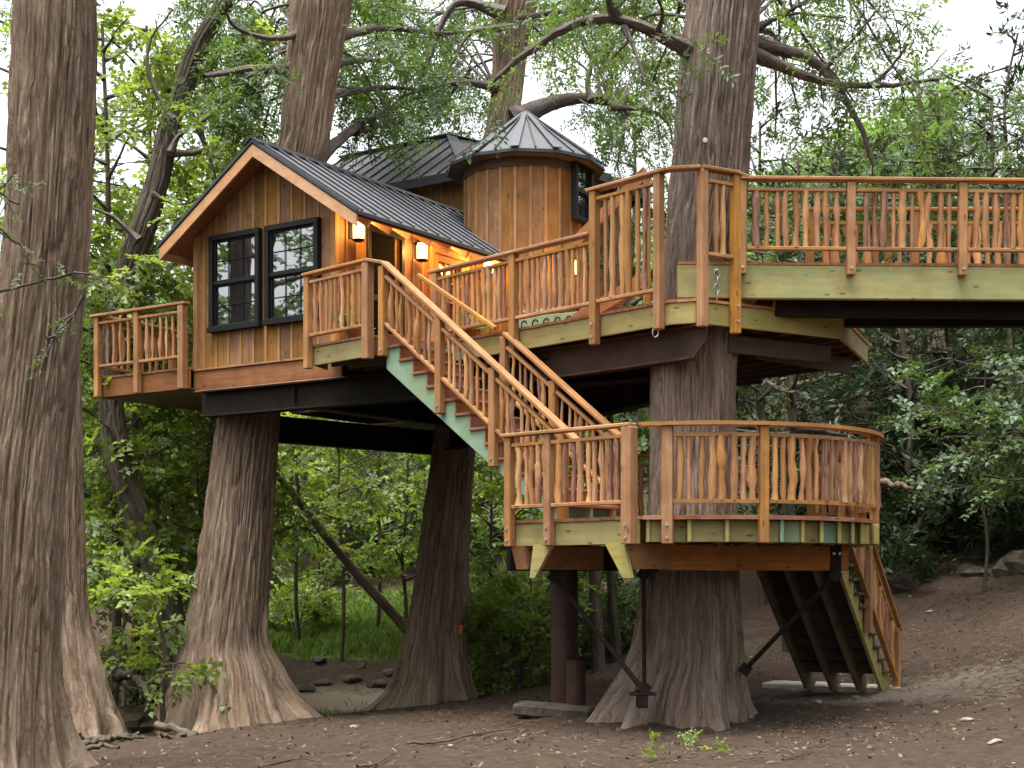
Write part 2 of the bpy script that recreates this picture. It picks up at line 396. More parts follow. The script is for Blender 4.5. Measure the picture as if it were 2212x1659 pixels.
# ------------------------------------------------------------------ terrain
CP = np.array([
 (0, 5, -.05), (-5, 8, -.1), (5, 8, .0), (0, 10, -.05), (-3, 12, -.12), (5, 12, .02), (0, 13.2, -.05), (4.5, 14, .05), (-5, 14.5, -.16), (8, 13, .4),
 (2.2, 16.3, -.06), (2.2, 18.2, -.04), (.7, 19.3, 0), (-1.5, 17, -.15), (-1.2, 20, -.25), (1.5, 22, .02), (3.5, 20.5, .02), (5.2, 21.2, .05),
 (-4.2, 22.4, -.55), (-4.1, 24.2, -.6), (-3, 19, -.33), (-6, 18, -.5), (-7.5, 21, -.75), (-1.1, 25.4, -.45), (-1.1, 27.6, -.5), (-7, 25, -.9),
 (-4, 29, -1.15), (-9, 29, -1.2), (0, 29, -.7), (-2.5, 31, -1.05), (-14, 28, -1.0), (-5, 32.2, -.55), (-2, 32.4, -.5), (-8, 32, -.5),
 (-3, 34.5, .05), (-6, 34.5, .1), (-9, 35, .3), (-3, 37.5, .35), (-7, 38, .5), (0, 35, .5), (1, 31, .1), (-14, 36, .8),
 (-3, 42, 2.4), (-10, 43, 2.8), (-20, 40, 3), (0, 42, 3), (-3, 52, 7.5), (-20, 52, 7), (3, 44, 4.5), (5, 52, 9), (0, 75, 12), (-30, 75, 12), (30, 75, 24),
 (3, 25, .25), (4.5, 26, .55), (3, 28, .55), (5, 30, 1.3), (7, 20, .5), (6, 15.5, .15), (9, 16, .7), (8, 24, 1.45), (6.3, 22.5, .6), (9, 20, 1.1), (14, 18, 2.2),
 (8.6, 26.4, 1.9), (11, 26.5, 2.4), (9.5, 29, 4.0), (13, 29, 5.2), (7, 31, 2.8), (10, 34, 6.5), (14, 34, 8.2), (7, 38, 5.5), (12, 45, 12), (20, 40, 13), (25, 25, 7),
 (-16, 14, -.3), (-16, 22, -.7), (-25, 20, 0), (20, 10, 2), (-30, 30, 1), (0, -6, 0), (-20, -6, 0), (20, -6, 1.)], float)
_d = np.linalg.norm(CP[:, None, :2] - CP[None, :, :2], axis=2)
_A = np.zeros((len(CP) + 3,) * 2); _A[:len(CP), :len(CP)] = _d + np.eye(len(CP)) * -.25
_A[:len(CP), len(CP)] = 1; _A[:len(CP), len(CP) + 1:] = CP[:, :2]; _A[len(CP):, :len(CP)] = _A[:len(CP), len(CP):].T
_w = np.linalg.solve(_A, np.concatenate([CP[:, 2], [0, 0, 0]]))
def gz(x, y, detail=True):
    x, y = np.atleast_1d(np.asarray(x, float)), np.atleast_1d(np.asarray(y, float))
    sh = x.shape; x, y = x.ravel(), y.ravel(); z = np.empty_like(x)
    for i in range(0, len(x), 20000):
        s = slice(i, i + 20000)
        d = np.hypot(x[s, None] - CP[None, :, 0], y[s, None] - CP[None, :, 1])
        z[s] = d @ _w[:len(CP)] + _w[len(CP)] + _w[len(CP) + 1] * x[s] + _w[len(CP) + 2] * y[s]
    if detail:
        rough_ = np.clip((y - 26) / 8, .25, 1.) + np.clip((x - 6) / 4, 0, 1) * .5
        z = z + fbm2(x * .8, y * .8, 11, 3) * .14 * rough_ + fbm2(x * 3.1, y * 3.1, 21, 4, .6) * .055 * (0.6 + rough_)
    return z.reshape(sh)
def g1(x, y): return float(gz([x], [y])[0])
xs = np.concatenate([np.linspace(-75, -12, 70), np.arange(-11.9, 11.9, .105), np.linspace(12, 75, 70)])
ys = np.concatenate([np.linspace(-8, 11, 26), np.arange(11.1, 30, .105), np.arange(30, 46, .17), np.linspace(46.3, 110, 80)])
XX, YY = np.meshgrid(xs, ys); ZZ = gz(XX, YY)
far_cut = np.clip((YY - 70) / 40, 0, 1)
Vt = np.stack([XX, YY, ZZ], -1).reshape(-1, 3)
nx, ny = len(xs), len(ys)
ii = (np.arange(ny - 1)[:, None] * nx + np.arange(nx - 1)[None]).ravel()
Ft = np.stack([ii, ii + 1, ii + nx + 1, ii + nx], -1)
def sm(x, a, b_): k = np.clip((x - a) / (b_ - a), 0, 1); return k * k * (3 - 2 * k)
bank = sm(YY, 33.2, 34.6) * (1 - sm(YY, 38.5, 41)) * sm(XX, -9, -6) * (1 - sm(XX, -1, 1.5))
moss_l = sm(XX, -9, -7.5) * (1 - sm(XX, -5, -4)) * sm(YY, 24.5, 26) * (1 - sm(YY, 28, 29.5)) * .55
creek = (1 - sm(np.abs(ZZ + 1.1), .25, .7)) * sm(YY, 27.5, 29.5) * (1 - sm(XX, 0, 2)) + \
    .50 * np.exp(-((XX - 6.2) / 2.6) ** 2 - ((YY - 19.5) / 3.2) ** 2) + .40 * np.exp(-((XX - 4.2) / 1.8) ** 2 - ((YY - 20.2) / .8) ** 2)
wildz = np.clip(sm(YY, 38, 44) + sm(ZZ, 1.4, 2.6) * sm(XX, 2, 5) + .5 * sm(YY, 31, 32) * (1 - sm(YY, 33.5, 35)), 0, 1)
zone_c = np.stack([np.clip(bank + moss_l, 0, 1), np.clip(creek, 0, 1), wildz * (1 - bank), np.ones_like(XX)], -1).reshape(-1, 4)
tag(obj('ground', mesh_np('ground', Vt, Ft, M['soil'], None, True, {'zone': zone_c})), kind='structure')

# ------------------------------------------------------------------ tree trunks
def hermite(P, n_):
    P = np.asarray(P, float); k = len(P); t_ = np.linspace(0, k - 1, n_)
    i = np.clip(np.floor(t_).astype(int), 0, k - 2); f = (t_ - i)[:, None]
    Tn = np.gradient(P, axis=0)
    h00 = 2 * f**3 - 3 * f**2 + 1; h10 = f**3 - 2 * f**2 + f; h01 = -2 * f**3 + 3 * f**2; h11 = f**3 - f**2
    return h00 * P[i] + h10 * Tn[i] + h01 * P[i + 1] + h11 * Tn[i + 1]
def trunk_mesh(rows, mat, nth=240, dz=.045, seed=3, amp=.028, lobes=(5, 8, 13), flare_h=1.0, flare=.22, ridges=46, name='trunk'):
    """rows (x, y, z, r) from the ground up; rings stay level"""
    rows = np.asarray(rows, float); z = np.arange(rows[0, 2], rows[-1, 2], dz)
    o = np.argsort(rows[:, 2]); rows = rows[o]
    H_ = hermite(rows, 400); H_ = H_[np.argsort(H_[:, 2])]
    cx, cy, r = (np.interp(z, H_[:, 2], H_[:, k]) for k in (0, 1, 3))
    th = np.linspace(0, 2 * math.pi, nth + 1) + math.pi / 2
    T, Z = np.meshgrid(th, z); tu = (T - math.pi / 2) / (2 * math.pi)
    rg = np.random.default_rng(seed)
    hgt = (Z - rows[0, 2])
    fl = np.exp(-hgt / flare_h)
    lob = np.zeros_like(T)
    for k in lobes:
        ph = rg.random() * 6.3; tw = rg.uniform(-.25, .25)
        lob += np.cos(k * T + ph + tw * hgt) / (1 + .12 * k)
    lob = lob / len(lobes)
    lob2 = vnoise(tu * 9, hgt * .25 + seed, 9, seed + 5) - .5
    rad = r[:, None] * (1 + flare * 3.4 * fl * lob + .10 * lob2 + .03 * fl)
    toe = np.exp(-hgt / .16) * np.clip(lob * 2.2 + .25, 0, None)
    rad = rad + r[:, None] * toe * .15
    for k in range(12):                         # knots and burls
        kt, kz = rg.random() * 6.283 + math.pi / 2, rg.uniform(.8, rows[-1, 2] - rows[0, 2] - .5); kr = rg.uniform(.05, .10)
        dth = (T - kt + math.pi) % (2 * math.pi) - math.pi; dd = (dth * r[:, None]) ** 2 + ((hgt - kz) * .8) ** 2
        rad = rad + rg.uniform(.008, .024) * np.exp(-dd / (kr * kr * 2)) - .022 * np.exp(-dd / (kr * kr * .2))
    warp = (vnoise(tu * 12, hgt * .9, 12, seed + 9) - .5) * 1.6
    rn = vnoise(tu * ridges + warp, hgt * .8 + warp, ridges, seed + 1)
    rn2 = vnoise(tu * ridges * 2 + warp * 2, hgt * 1.6, ridges * 2, seed + 2)
    f1 = np.minimum(1, np.abs(2 * rn - 1) * 3.2); f2 = np.minimum(1, np.abs(2 * rn2 - 1) * 2.6)
    rad = rad + amp * (1.5 * (f1 - .8) + .8 * (f2 - .7) + 1.1 * (rn2 - .5)) + amp * .6 * (vnoise(tu * ridges * 3, hgt * 6, ridges * 3, seed + 3) - .5)
    V = np.stack([cx[:, None] + rad * np.cos(T), cy[:, None] + rad * np.sin(T), Z], -1).reshape(-1, 3)
    C = round(2 * math.pi * float(np.median(r)), 2)
    UV = np.stack([tu * C, hgt], -1).reshape(-1, 2)
    n_ = nth + 1
    i = (np.arange(len(z) - 1)[:, None] * n_ + np.arange(nth)[None]).ravel()
    Fc = np.stack([i, i + 1, i + n_ + 1, i + n_], -1)
    return mesh_np(name, V, Fc, mat, UV, True)
def rows_uv(lst, y, zg=None):               # survey rows (u, v, half width px[, y])
    out = []
    for e in lst:
        yy = e[3] if len(e) > 3 else y
        p = at(e[0], e[1], yy); out.append((p[0], p[1], p[2], e[2] / F * yy))
    return out

# ------------------------------------------------------------------ foliage
def cyp_template():
    V, Fc = [], []
    rg = np.random.default_rng(14)
    for k in range(22):                         # short needle tufts round a drooping twig
        x = .02 + .38 * rg.random(); s = -1 if k % 2 else 1
        d = np.array([rg.uniform(.2, 1), s * rg.uniform(.3, 1), rg.uniform(-.45, .2)]); d = d / np.linalg.norm(d); p = np.array([x, rg.uniform(-.03, .03), -.18 * x * x + rg.uniform(-.03, .02)])
        side = np.cross(d, [0, 0, 1.]); side /= np.linalg.norm(side); ln = rg.uniform(.05, .09); wd = .0125
        i = len(V); V += [p, p + d * ln * .5 + side * wd, p + d * ln, p + d * ln * .5 - side * wd]; Fc.append((i, i + 1, i + 2, i + 3))
    return np.array(V), np.array(Fc)
def broad_template():
    V, Fc = [], []
    rg = np.random.default_rng(4)
    for k in range(11):
        x = .04 + .032 * k; p = np.array([x, rg.uniform(-.05, .05), -.2 * x * x + rg.uniform(-.04, .03)]); s = -1 if k % 2 else 1
        d = np.array([rg.uniform(.2, .9), s * rg.uniform(.4, 1), rg.uniform(-.55, .15)]); d /= np.linalg.norm(d)
        side = np.cross(d, [rg.normal(0, .35), rg.normal(0, .35), 1.]); side /= np.linalg.norm(side); up = np.cross(side, d)
        ln, wd = rg.uniform(.085, .125), rg.uniform(.034, .046)
        i = len(V); q = p + d * .03
        V += [q, q + d * ln * .42 + side * wd + up * .02, q + d * ln, q + d * ln * .42 - side * wd + up * .02]
        Fc.append((i, i + 1, i + 2, i + 3))
    return np.array(V), np.array(Fc)
def juni_template():
    V, Fc = [], []
    rg = np.random.default_rng(9)
    for k in range(9):
        d = np.array([rg.uniform(.3, 1), rg.uniform(-.8, .8), rg.uniform(-.3, .7)]); d /= np.linalg.norm(d); p = np.array([rg.uniform(0, .22), rg.uniform(-.05, .05), 0])
        side = np.cross(d, [0, .3, 1.]); side /= np.linalg.norm(side)
        i = len(V); V += [p, p + d * .07 + side * .02, p + d * .15, p + d * .07 - side * .02]; Fc.append((i, i + 1, i + 2, i + 3))
    return np.array(V), np.array(Fc)
TPL = {'cypress': cyp_template(), 'broad': broad_template(), 'juniper': juni_template()}
def sprays(kind, P, D, size, tint, up_j=.5):
    """N sprays at P pointing along D"""
    T, Fc = TPL[kind]; N = len(P)
    D = D / (np.linalg.norm(D, axis=1)[:, None] + 1e-9)
    up = np.array([[0, 0, 1.]]) + rng.normal(0, up_j, (N, 3))
    Y = np.cross(up, D); Y /= np.linalg.norm(Y, axis=1)[:, None] + 1e-9; Z = np.cross(D, Y)
    V = P[:, None] + size[:, None, None] * (T[None, :, 0:1] * D[:, None] + T[None, :, 1:2] * Y[:, None] + T[None, :, 2:3] * Z[:, None])
    m_ = len(T)
    FF = (Fc[None] + (np.arange(N) * m_)[:, None, None]).reshape(-1, 4)
    tt = np.clip(np.repeat(tint, m_) + np.repeat(rng.normal(0, .09, N * len(Fc)), 4)[:N * m_] if m_ == 4 * len(Fc) else np.repeat(tint, m_), 0, 1)
    return V.reshape(-1, 3), FF, tt
def unit(v): return v / (np.linalg.norm(v) + 1e-9)
def grow(limbs, kind, dens=1.0, sec=(7, 1.5), twig=(5, .6), droop=.25, size=(.8, 1.25), clump=1.0, bare=.15, ter_tube=True, flat=.35):
    """limbs: list of (polyline (n,3), r0).  returns wood Geo, leaf arrays"""
    W = Geo(); P, D, S_, TT = [], [], [], []
    for pl, r0 in limbs:
        pl = np.asarray(pl, float)
        pl = hermite(pl, max(8, len(pl) * 4)); n_ = len(pl)
        wob = np.cumsum(rng.normal(0, .012, (n_, 3)), axis=0) * np.linspace(0, 1, n_)[:, None]; pl = pl + wob
        W.tube(pl, np.linspace(r0, max(.012, r0 * .3), n_) * (1 + .9 * np.exp(-np.linspace(0, 9, n_))) * (1 + rng.normal(0, .05, n_)), 8 if r0 > .05 else 5)
        ln = np.linalg.norm(np.diff(pl, axis=0), axis=1).sum()
        ns = max(2, int(sec[0] * ln / 2.5 * dens + rng.random()))
        for k in range(ns):
            f = bare + (1 - bare) * (k + rng.random()) / ns; f = min(f, .999)
            i = min(int(f * (n_ - 1)), n_ - 2); p0 = pl[i] + (pl[i + 1] - pl[i]) * (f * (n_ - 1) - i); tg = unit(pl[i + 1] - pl[i])
            side = np.cross(tg, [0, 0, 1.]); side = unit(side) * (1 if rng.random() < .5 else -1)
            d = unit(tg * rng.uniform(.3, 1.0) + side * rng.uniform(.4, 1.1) + np.array([0, 0, rng.normal(-.05, flat)]))
            L2 = sec[1] * rng.uniform(.5, 1.25) * (1 - .45 * f)
            m_ = 6; pts = [p0]
            for q in range(m_ - 1):
                d = unit(d + np.array([0, 0, -droop * .35]) + rng.normal(0, .13, 3)); pts.append(pts[-1] + d * L2 / (m_ - 1))
            pts = np.array(pts); W.tube(pts, np.linspace(max(.01, r0 * .22 * (1 - .5 * f)), .005, m_), 4)
            tone = np.clip(rng.normal(.5, .2), .05, .95)
            nt_ = max(2, int(twig[0] * L2 / sec[1] * dens + rng.random()))
            for k2 in range(nt_):
                f2 = .2 + .8 * (k2 + rng.random()) / nt_; f2 = min(f2, .999)
                j = min(int(f2 * (m_ - 1)), m_ - 2); q0 = pts[j] + (pts[j + 1] - pts[j]) * (f2 * (m_ - 1) - j); tg2 = unit(pts[j + 1] - pts[j])
                sd_ = unit(np.cross(tg2, [0, 0, 1.])) * (1 if k2 % 2 else -1)
                d2 = unit(tg2 * rng.uniform(.4, 1) + sd_ * rng.uniform(.3, 1) + np.array([0, 0, rng.normal(-droop, .25)]))
                L3 = twig[1] * rng.uniform(.6, 1.3)
                q1 = q0 + d2 * L3 * .5; d3 = unit(d2 + np.array([0, 0, -droop])); q2 = q1 + d3 * L3 * .5
                if ter_tube: W.tube(np.array([q0, q1, q2]), [.006, .005, .003], 3)
                nsp = max(2, int(4.5 * clump * L3 / .6 + rng.random()))
                for s in range(nsp):
                    g = rng.random(); pp = q0 + (q1 - q0) * (2 * g) if g < .5 else q1 + (q2 - q1) * (2 * g - 1)
                    dd = (d2 if g < .5 else d3) + rng.normal(0, .55, 3) + np.array([0, 0, -droop * .5])
                    P.append(pp); D.append(dd); S_.append(rng.uniform(*size)); TT.append(np.clip(tone + rng.normal(0, .12), 0, 1))
    return W, np.array(P), np.array(D), np.array(S_), np.array(TT)
def add_crown(t_, limbs, kind, leafm, barkm=None, **k):
    W, P, D, S_, TT = grow(limbs, kind, **k)
    tag(W.build('branches', barkm or M['bark_limb'], t_), kind='stuff')
    V, Fc, tt = sprays(kind, P, D, S_, TT)
    tag(obj('crown', mesh_np('crown', V, Fc, leafm, None, False, {'tint': tt}), t_), kind='stuff')
def auto_limbs(rows, h0, h1, n_, length, elev, r0, az0=0., spread=2 * math.pi, cone=0.4, rise=0.0):
    rows = np.asarray(rows); out = []
    for k in range(n_):
        f = (k + rng.random()) / n_; z = h0 + (h1 - h0) * f
        x, y = np.interp(z, rows[:, 2], rows[:, 0]), np.interp(z, rows[:, 2], rows[:, 1])
        a = az0 + (k * 2.399 % (2 * math.pi)) / (2 * math.pi) * spread + rng.normal(0, .2)
        e = R(elev) + rng.normal(0, .15); Ln = length * (1 - cone * f) * rng.uniform(.7, 1.2)
        d = np.array([math.sin(a) * math.cos(e), math.cos(a) * math.cos(e), math.sin(e)])
        p = np.array([x, y, z]); pts = [p]
        for q in range(4):
            d = unit(d + np.array([0, 0, rise]) + rng.normal(0, .10, 3)); pts.append(pts[-1] + d * Ln / 4)
        out.append((np.array(pts), r0 * (1 - .4 * f)))
    return out

# ================================================================== THE TREEHOUSE
G1 = np.array([-4.90, 23.1]); EG = np.array([.829, -.559]); NG = np.array([.559, .829])
ES = np.array([.719, -.695]); NS = np.array([.695, .719])           # along the front deck edge / stair, and inwards
def H(s, t_, z): p = G1 + s * EG + t_ * NG; return (p[0], p[1], z)
eg3, ng3, up3 = (EG[0], EG[1], 0), (NG[0], NG[1], 0), (0, 0, 1)
house = thing('treehouse', H(1.4, 2.5, ZU), 'cedar board and batten treehouse with grey metal roofs and a round turret', 'treehouse')
WS, WT = 2.78, 5.2                                                  # wing width and depth
RS, RZ, PITCH = 1.55, 8.22, .653                                     # ridge position, height, slope
def roof_z(s): return RZ - abs(s - RS) * PITCH
ZW = 4.96
def boarded(part, origin, A, length, ztop, zbot=ZW, width=.262, off=0.0, holes=(), bat=.05):
    """vertical boards and battens on a wall running from origin along A; outside is A x Z"""
    A = Vector(A).normalized(); N = A.cross(Vector((0, 0, 1)))
    k = -off; first = True
    while k < length - .01:
        a, b_ = max(k, 0), min(k + width, length); k += width
        if b_ - a < .02: continue
        pr = rnd.uniform(0, .004)
        segs = [(zbot, None)]
        for h0, h1, hz0, hz1 in holes:
            if a > h0 - .02 and b_ < h1 + .02: segs = ([(zbot, hz0)] if hz0 > zbot + .05 else []) + [(hz1, None)]
        for s0, s1 in segs:
            za, zb = (ztop(a) if s1 is None else s1), (ztop(b_) if s1 is None else s1)
            pts = [(s0, a + .002), (s0, b_ - .002), (zb, b_ - .002)]
            for q in [RS] if (s1 is None and part.get('gable') and a < RS < b_) else []: pts.append((ztop(q), q))
            pts.append((za, a + .002))
            if min(za, zb) - s0 < .03: continue
            poly_part('board', pts, Vector(origin) + N * .002 , (0, 0, 1), A, -.02 - pr, M['board'], part)
        if not first or off > 0:
            for h0, h1, hz0, hz1 in (holes or ((9e9, 9e9, 0, 0),)):
                inside = a > h0 - .03 and a < h1 + .03
                if inside: break
            rngs = ([(zbot, hz0)] if hz0 > zbot + .05 else []) + [(hz1, ztop(a))] if inside else [(zbot, ztop(a))]
            for s0, s1 in rngs:
                if s1 - s0 > .06:
                    p = Vector(origin) + A * a + N * .031
                    beam('batten', p + Vector((0, 0, s0)) , p + Vector((0, 0, s1 - .02)), bat, .02, M['batten'], part, up=N, c=.004)
        first = False
def wall_part(pts, origin, A, gable=False):
    o = poly_part('wall', pts, origin, (0, 0, 1), A, .08, M['darkwood'], house)
    if gable: o['gable'] = 1
    return o
# ---- front wing walls (outside face A x Z)
ztop_g = lambda s: roof_z(s) - .12
gw = wall_part([(ZW, 0), (ZW, WS), (ztop_g(WS), WS), (ztop_g(RS), RS), (ztop_g(0), 0)], H(0, .002, 0), eg3, True)
boarded(gw, H(0, 0, 0), eg3, WS, ztop_g, off=.13)
ztop_s = lambda t_: roof_z(WS) - .13
D1, D2 = (.69, 1.58), (2.26, 3.27)
sw = wall_part([(ZW, 0.09), (ZW, WT), (ztop_s(0), WT), (ztop_s(0), .09)], H(WS - .002, 0, 0), ng3)
boarded(sw, H(WS, 0, 0), ng3, WT, ztop_s, off=.0, holes=((D1[0], D1[1], ZW, 7.02), (D2[0], D2[1], ZW, 6.98)), width=.23)
lw = wall_part([(ZW, .09), (ZW, WT), (ztop_g(0), WT), (ztop_g(0), .09)], H(.1, 0, 0), ng3)
boarded(lw, H(0, WT, 0), tuple(-x for x in ng3), WT - .1, lambda q: ztop_g(0))
for s, t_ in ((0.0, 0.0), (WS, 0.0)):
    p = H(s + (.03 if s else -.03), t_ - .03, 0); beam('corner_board', (p[0], p[1], ZW), (p[0], p[1], roof_z(s) - .16), .09, .09, M['batten'], house, up=eg3)
# ---- brown skirt fascia below the wing
for a, b_ in (((-.06, -.055), (WS + .2, -.055)),):
    beam('skirt_board', H(a[0], a[1], 4.79), H(b_[0], b_[1], 4.79), .045, .29, M['brown'], house)
    beam('skirt_trim', H(a[0], a[1] - .01, 4.955), H(b_[0], b_[1] - .01, 4.955), .075, .03, M['cedar'], house)
beam('skirt_trim', H(-.06, -.05, 4.625), H(WS + .25, -.05, 4.625), .10, .025, M['cedar'], house)
poly_part('floor_soffit', [(-.03, -.03), (WS + .1, -.03), (WS + .1, WT), (-.03, WT)], (G1[0], G1[1], 4.60), eg3, ng3, .03, M['soffit'], house)

def sash_window(origin, A, w_, h_, cols=3):
    """double hung window unit; origin = lower corner on the wall face"""
    A = Vector(A).normalized(); N = A.cross(Vector((0, 0, 1))); O = Vector(origin); up = Vector((0, 0, 1))
    fr = .085
    def P(a, z, n_): return O + A * a + up * z + N * n_
    wd = beam('window', P(0, h_ - fr / 2, .05), P(w_, h_ - fr / 2, .05), .10, fr, M['black'], house)
    beam('sill', P(-.02, fr / 2, .06), P(w_ + .02, fr / 2, .06), .12, fr, M['black'], wd)
    for a in (fr / 2, w_ - fr / 2):
        beam('jamb', P(a, fr, .05), P(a, h_ - fr, .05), fr - .002, .10, M['black'], wd, up=N)
    mid = h_ * .5
    beam('meeting_rail', P(fr, mid, .055), P(w_ - fr, mid, .055), .05, .05, M['black'], wd)
    for z0, z1, nn in ((fr, mid - .02, .035), (mid + .02, h_ - fr, .045)):
        poly_part('pane', [(fr, z0), (w_ - fr, z0), (w_ - fr, z1), (fr, z1)], O + N * (nn - .01), A, (0, 0, 1), -.008, M['glass'], wd)
        s_ = .03
        for q in (z0 + s_ / 2, z1 - s_ / 2): beam('sash', P(fr, q, nn + .004), P(w_ - fr, q, nn + .004), .02, s_, M['black'], wd, c=.003)
        for q in (fr + s_ / 2, w_ - fr - s_ / 2): beam('sash', P(q, z0 + s_, nn + .004), P(q, z1 - s_, nn + .004), s_, .02, M['black'], wd, up=N, c=.003)
        for k in range(1, cols):
            q = fr + (w_ - 2 * fr) * k / cols; beam('muntin', P(q, z0 + s_, nn + .003), P(q, z1 - s_, nn + .003), .014, .01, M['black'], wd, up=N, c=.002)
        q = (z0 + z1) / 2; beam('muntin', P(fr + s_, q, nn + .0015), P(w_ - fr - s_, q, nn + .0015), .01, .014, M['black'], wd, c=.002)
    return wd
sash_window(H(.31, -.025, 5.51), eg3, 1.06, 1.50)
sash_window(H(1.485, -.025, 5.51), eg3, 1.065, 1.50)

# ---- doors on the wing's long wall
def HS(t_, z, n_=0.0): return H(WS + n_, t_, z)
scr = beam('doorway', HS(D1[0], 6.98, .02), HS(D1[1], 6.98, .02), .10, .09, M['black'], house)
for q in (D1[0] + .04, D1[1] - .04): beam('door_jamb', HS(q, ZU, .02), HS(q, 6.935, .02), .08, .10, M['black'], scr, up=eg3)
poly_part('screen', [(D1[0] + .08, ZU), (D1[1] - .08, ZU), (D1[1] - .08, 6.93), (D1[0] + .08, 6.93)], H(WS + .012, 0, 0), ng3, (0, 0, 1), .01, M['screen'], scr)
for z in (5.12, 5.95): beam('screen_rail', HS(D1[0] + .08, z, .03), HS(D1[1] - .08, z, .03), .03, .09, M['black'], scr)
fd = beam('french_door', HS(D2[0], 6.95, .03), HS(D2[1], 6.95, .03), .10, .10, M['cedar'], house)
for q in (D2[0] + .045, D2[1] - .045): beam('door_jamb', HS(q, ZU, .03), HS(q, 6.9, .03), .09, .10, M['cedar'], fd, up=eg3)
poly_part('pane', [(D2[0] + .1, ZU + .1), (D2[1] - .1, ZU + .1), (D2[1] - .1, 6.88), (D2[0] + .1, 6.88)], H(WS + .022, 0, 0), ng3, (0, 0, 1), -.008, M['glass'], fd)
for q in (D2[0] + .14, D2[1] - .14): beam('stile', HS(q, ZU + .02, .045), HS(q, 6.89, .045), .10, .04, M['cedar'], fd, up=eg3)
for z, h_ in ((ZU + .13, .24), (6.83, .11)): beam('door_rail', HS(D2[0] + .19, z, .045), HS(D2[1] - .19, z, .045), .04, h_, M['cedar'], fd)
for k in range(1, 3):
    q = D2[0] + .19 + (D2[1] - D2[0] - .38) * k / 3; beam('muntin', HS(q, 5.25, .042), HS(q, 6.78, .042), .028, .03, M['cedar'], fd, up=eg3, c=.003)
for k in range(1, 5):
    z = 5.25 + 1.53 * k / 5; beam('muntin', HS(D2[0] + .19, z, .040), HS(D2[1] - .19, z, .040), .028, .028, M['cedar'], fd, c=.003)

# ---- standing seam roofs: every pan and seam a piece of its own
def seam_roof(poly3, eave_dir, spacing=.30, th=.03, mat=None, offset=.1, seam_h=.035, cull=None):
    """flat roof plane (3D polygon, outward normal up) with pans running up the slope"""
    P3 = [Vector(p) for p in poly3]
    n_ = Vector((0, 0, 0))
    for i in range(len(P3)): n_ += P3[i].cross(P3[(i + 1) % len(P3)])
    n_.normalize()
    if n_.z < 0: n_ = -n_
    A = Vector(eave_dir).normalized(); A = (A - n_ * A.dot(n_)).normalized(); B = n_.cross(A)
    O = P3[0]; loc = [((p - O).dot(A), (p - O).dot(B)) for p in P3]
    rf = poly_part('roof', loc, O - n_ * (th + .012), A, B, th, M['soffit'], house)
    a0, a1 = min(p[0] for p in loc), max(p[0] for p in loc)
    k = a0 - spacing + offset
    while k < a1:
        q = clip(clip(loc, 1, 0, k + spacing - .004), -1, 0, -k)
        k += spacing
        if len(q) < 3: continue
        poly_part('roof_panel', q, O - n_ * .01, A, B, .010 + rnd.uniform(-.001, .001), mat or M['roof'], rf)
        e = [p[1] for p in clip(clip(loc, 1, 0, k + .001), -1, 0, -k + .001)]
        if len(e) >= 2 and max(e) - min(e) > .05:
            c0, c1 = O + A * k + B * min(e) + n_ * seam_h / 2, O + A * k + B * max(e) + n_ * seam_h / 2
            beam('roof_seam', c0, c1, .022, seam_h, M['seam'], rf, up=n_, c=.004)
    return rf
TE = -.42
SL_, SR_ = -.47, 3.57
wing_r = [H(RS, TE, RZ), H(SR_, TE, roof_z(SR_)), H(SR_, 4.6, roof_z(SR_)), H(RS, 5.6, RZ)]
seam_roof(wing_r, ng3, .30)
wing_l = [H(RS, TE, RZ), H(RS, 5.6, RZ), H(SL_, 5.6, roof_z(SL_)), H(SL_, TE, roof_z(SL_))]
seam_roof(wing_l, ng3, .30)
for s0, s1 in ((RS, SR_), (RS, SL_)):                               # pale rake boards with dark edge trim above
    sg = 1 if s1 > s0 else -1
    p0, p1 = Vector(H(s0, TE + .02, roof_z(s0) - .155)), Vector(H(s1 - sg * .02, TE + .02, roof_z(s1) - .155))
    A = (p1 - p0)
    pts = [(0, -.085), (A.length, -.085), (A.length, .085), (0, .085)]
    sl = PITCH
    o = poly_part('rake_board', [(sg * 0.0, -.09), (abs(s1 - s0) - .02, -.09 - 0 - (abs(s1 - s0) - .02) * sl), (abs(s1 - s0) - .02, .09 - (abs(s1 - s0) - .02) * sl), (0, .09)],
                  H(s0, TE - .012, RZ - .155), (eg3[0] * sg, eg3[1] * sg, 0), (0, 0, 1), -.035 * sg, M['rake'], house)
    poly_part('rake_trim', [(-.001, .0), (abs(s1 - s0), -abs(s1 - s0) * sl), (abs(s1 - s0), .055 - abs(s1 - s0) * sl), (-.001, .055)],
              H(s0, TE - .028, RZ - .035), (eg3[0] * sg, eg3[1] * sg, 0), (0, 0, 1), -.05 * sg, M['seam'], house)
    poly_part('soffit', [(0, -.01), (abs(s1 - s0) - .03, -.01 - (abs(s1 - s0) - .03) * sl), (abs(s1 - s0) - .03, .01 - (abs(s1 - s0) - .03) * sl), (0, .01)],
              H(s0, 4.9, RZ - .10), (eg3[0] * sg, eg3[1] * sg, 0), (0, 0, 1), 5.3 * sg, M['brown'], house)
beam('eave_trim', H(SR_ + .012, TE, roof_z(SR_) - .035), H(SR_ + .012, 4.3, roof_z(SR_) - .035), .03, .055, M['seam'], house)
beam('eave_board', H(SL_ + .02, TE + .03, roof_z(SL_) - .135), H(SL_ + .02, 5.3, roof_z(SL_) - .135), .03, .15, M['rake'], house)
for k in range(9):                                                  # rafter tails under the right eave
    t_ = -.1 + .48 * k; beam('rafter', H(WS + .04, t_, roof_z(WS + .04) - .17), H(SR_ - .05, t_, roof_z(SR_ - .05) - .17), .045, .11, M['rake'], house)
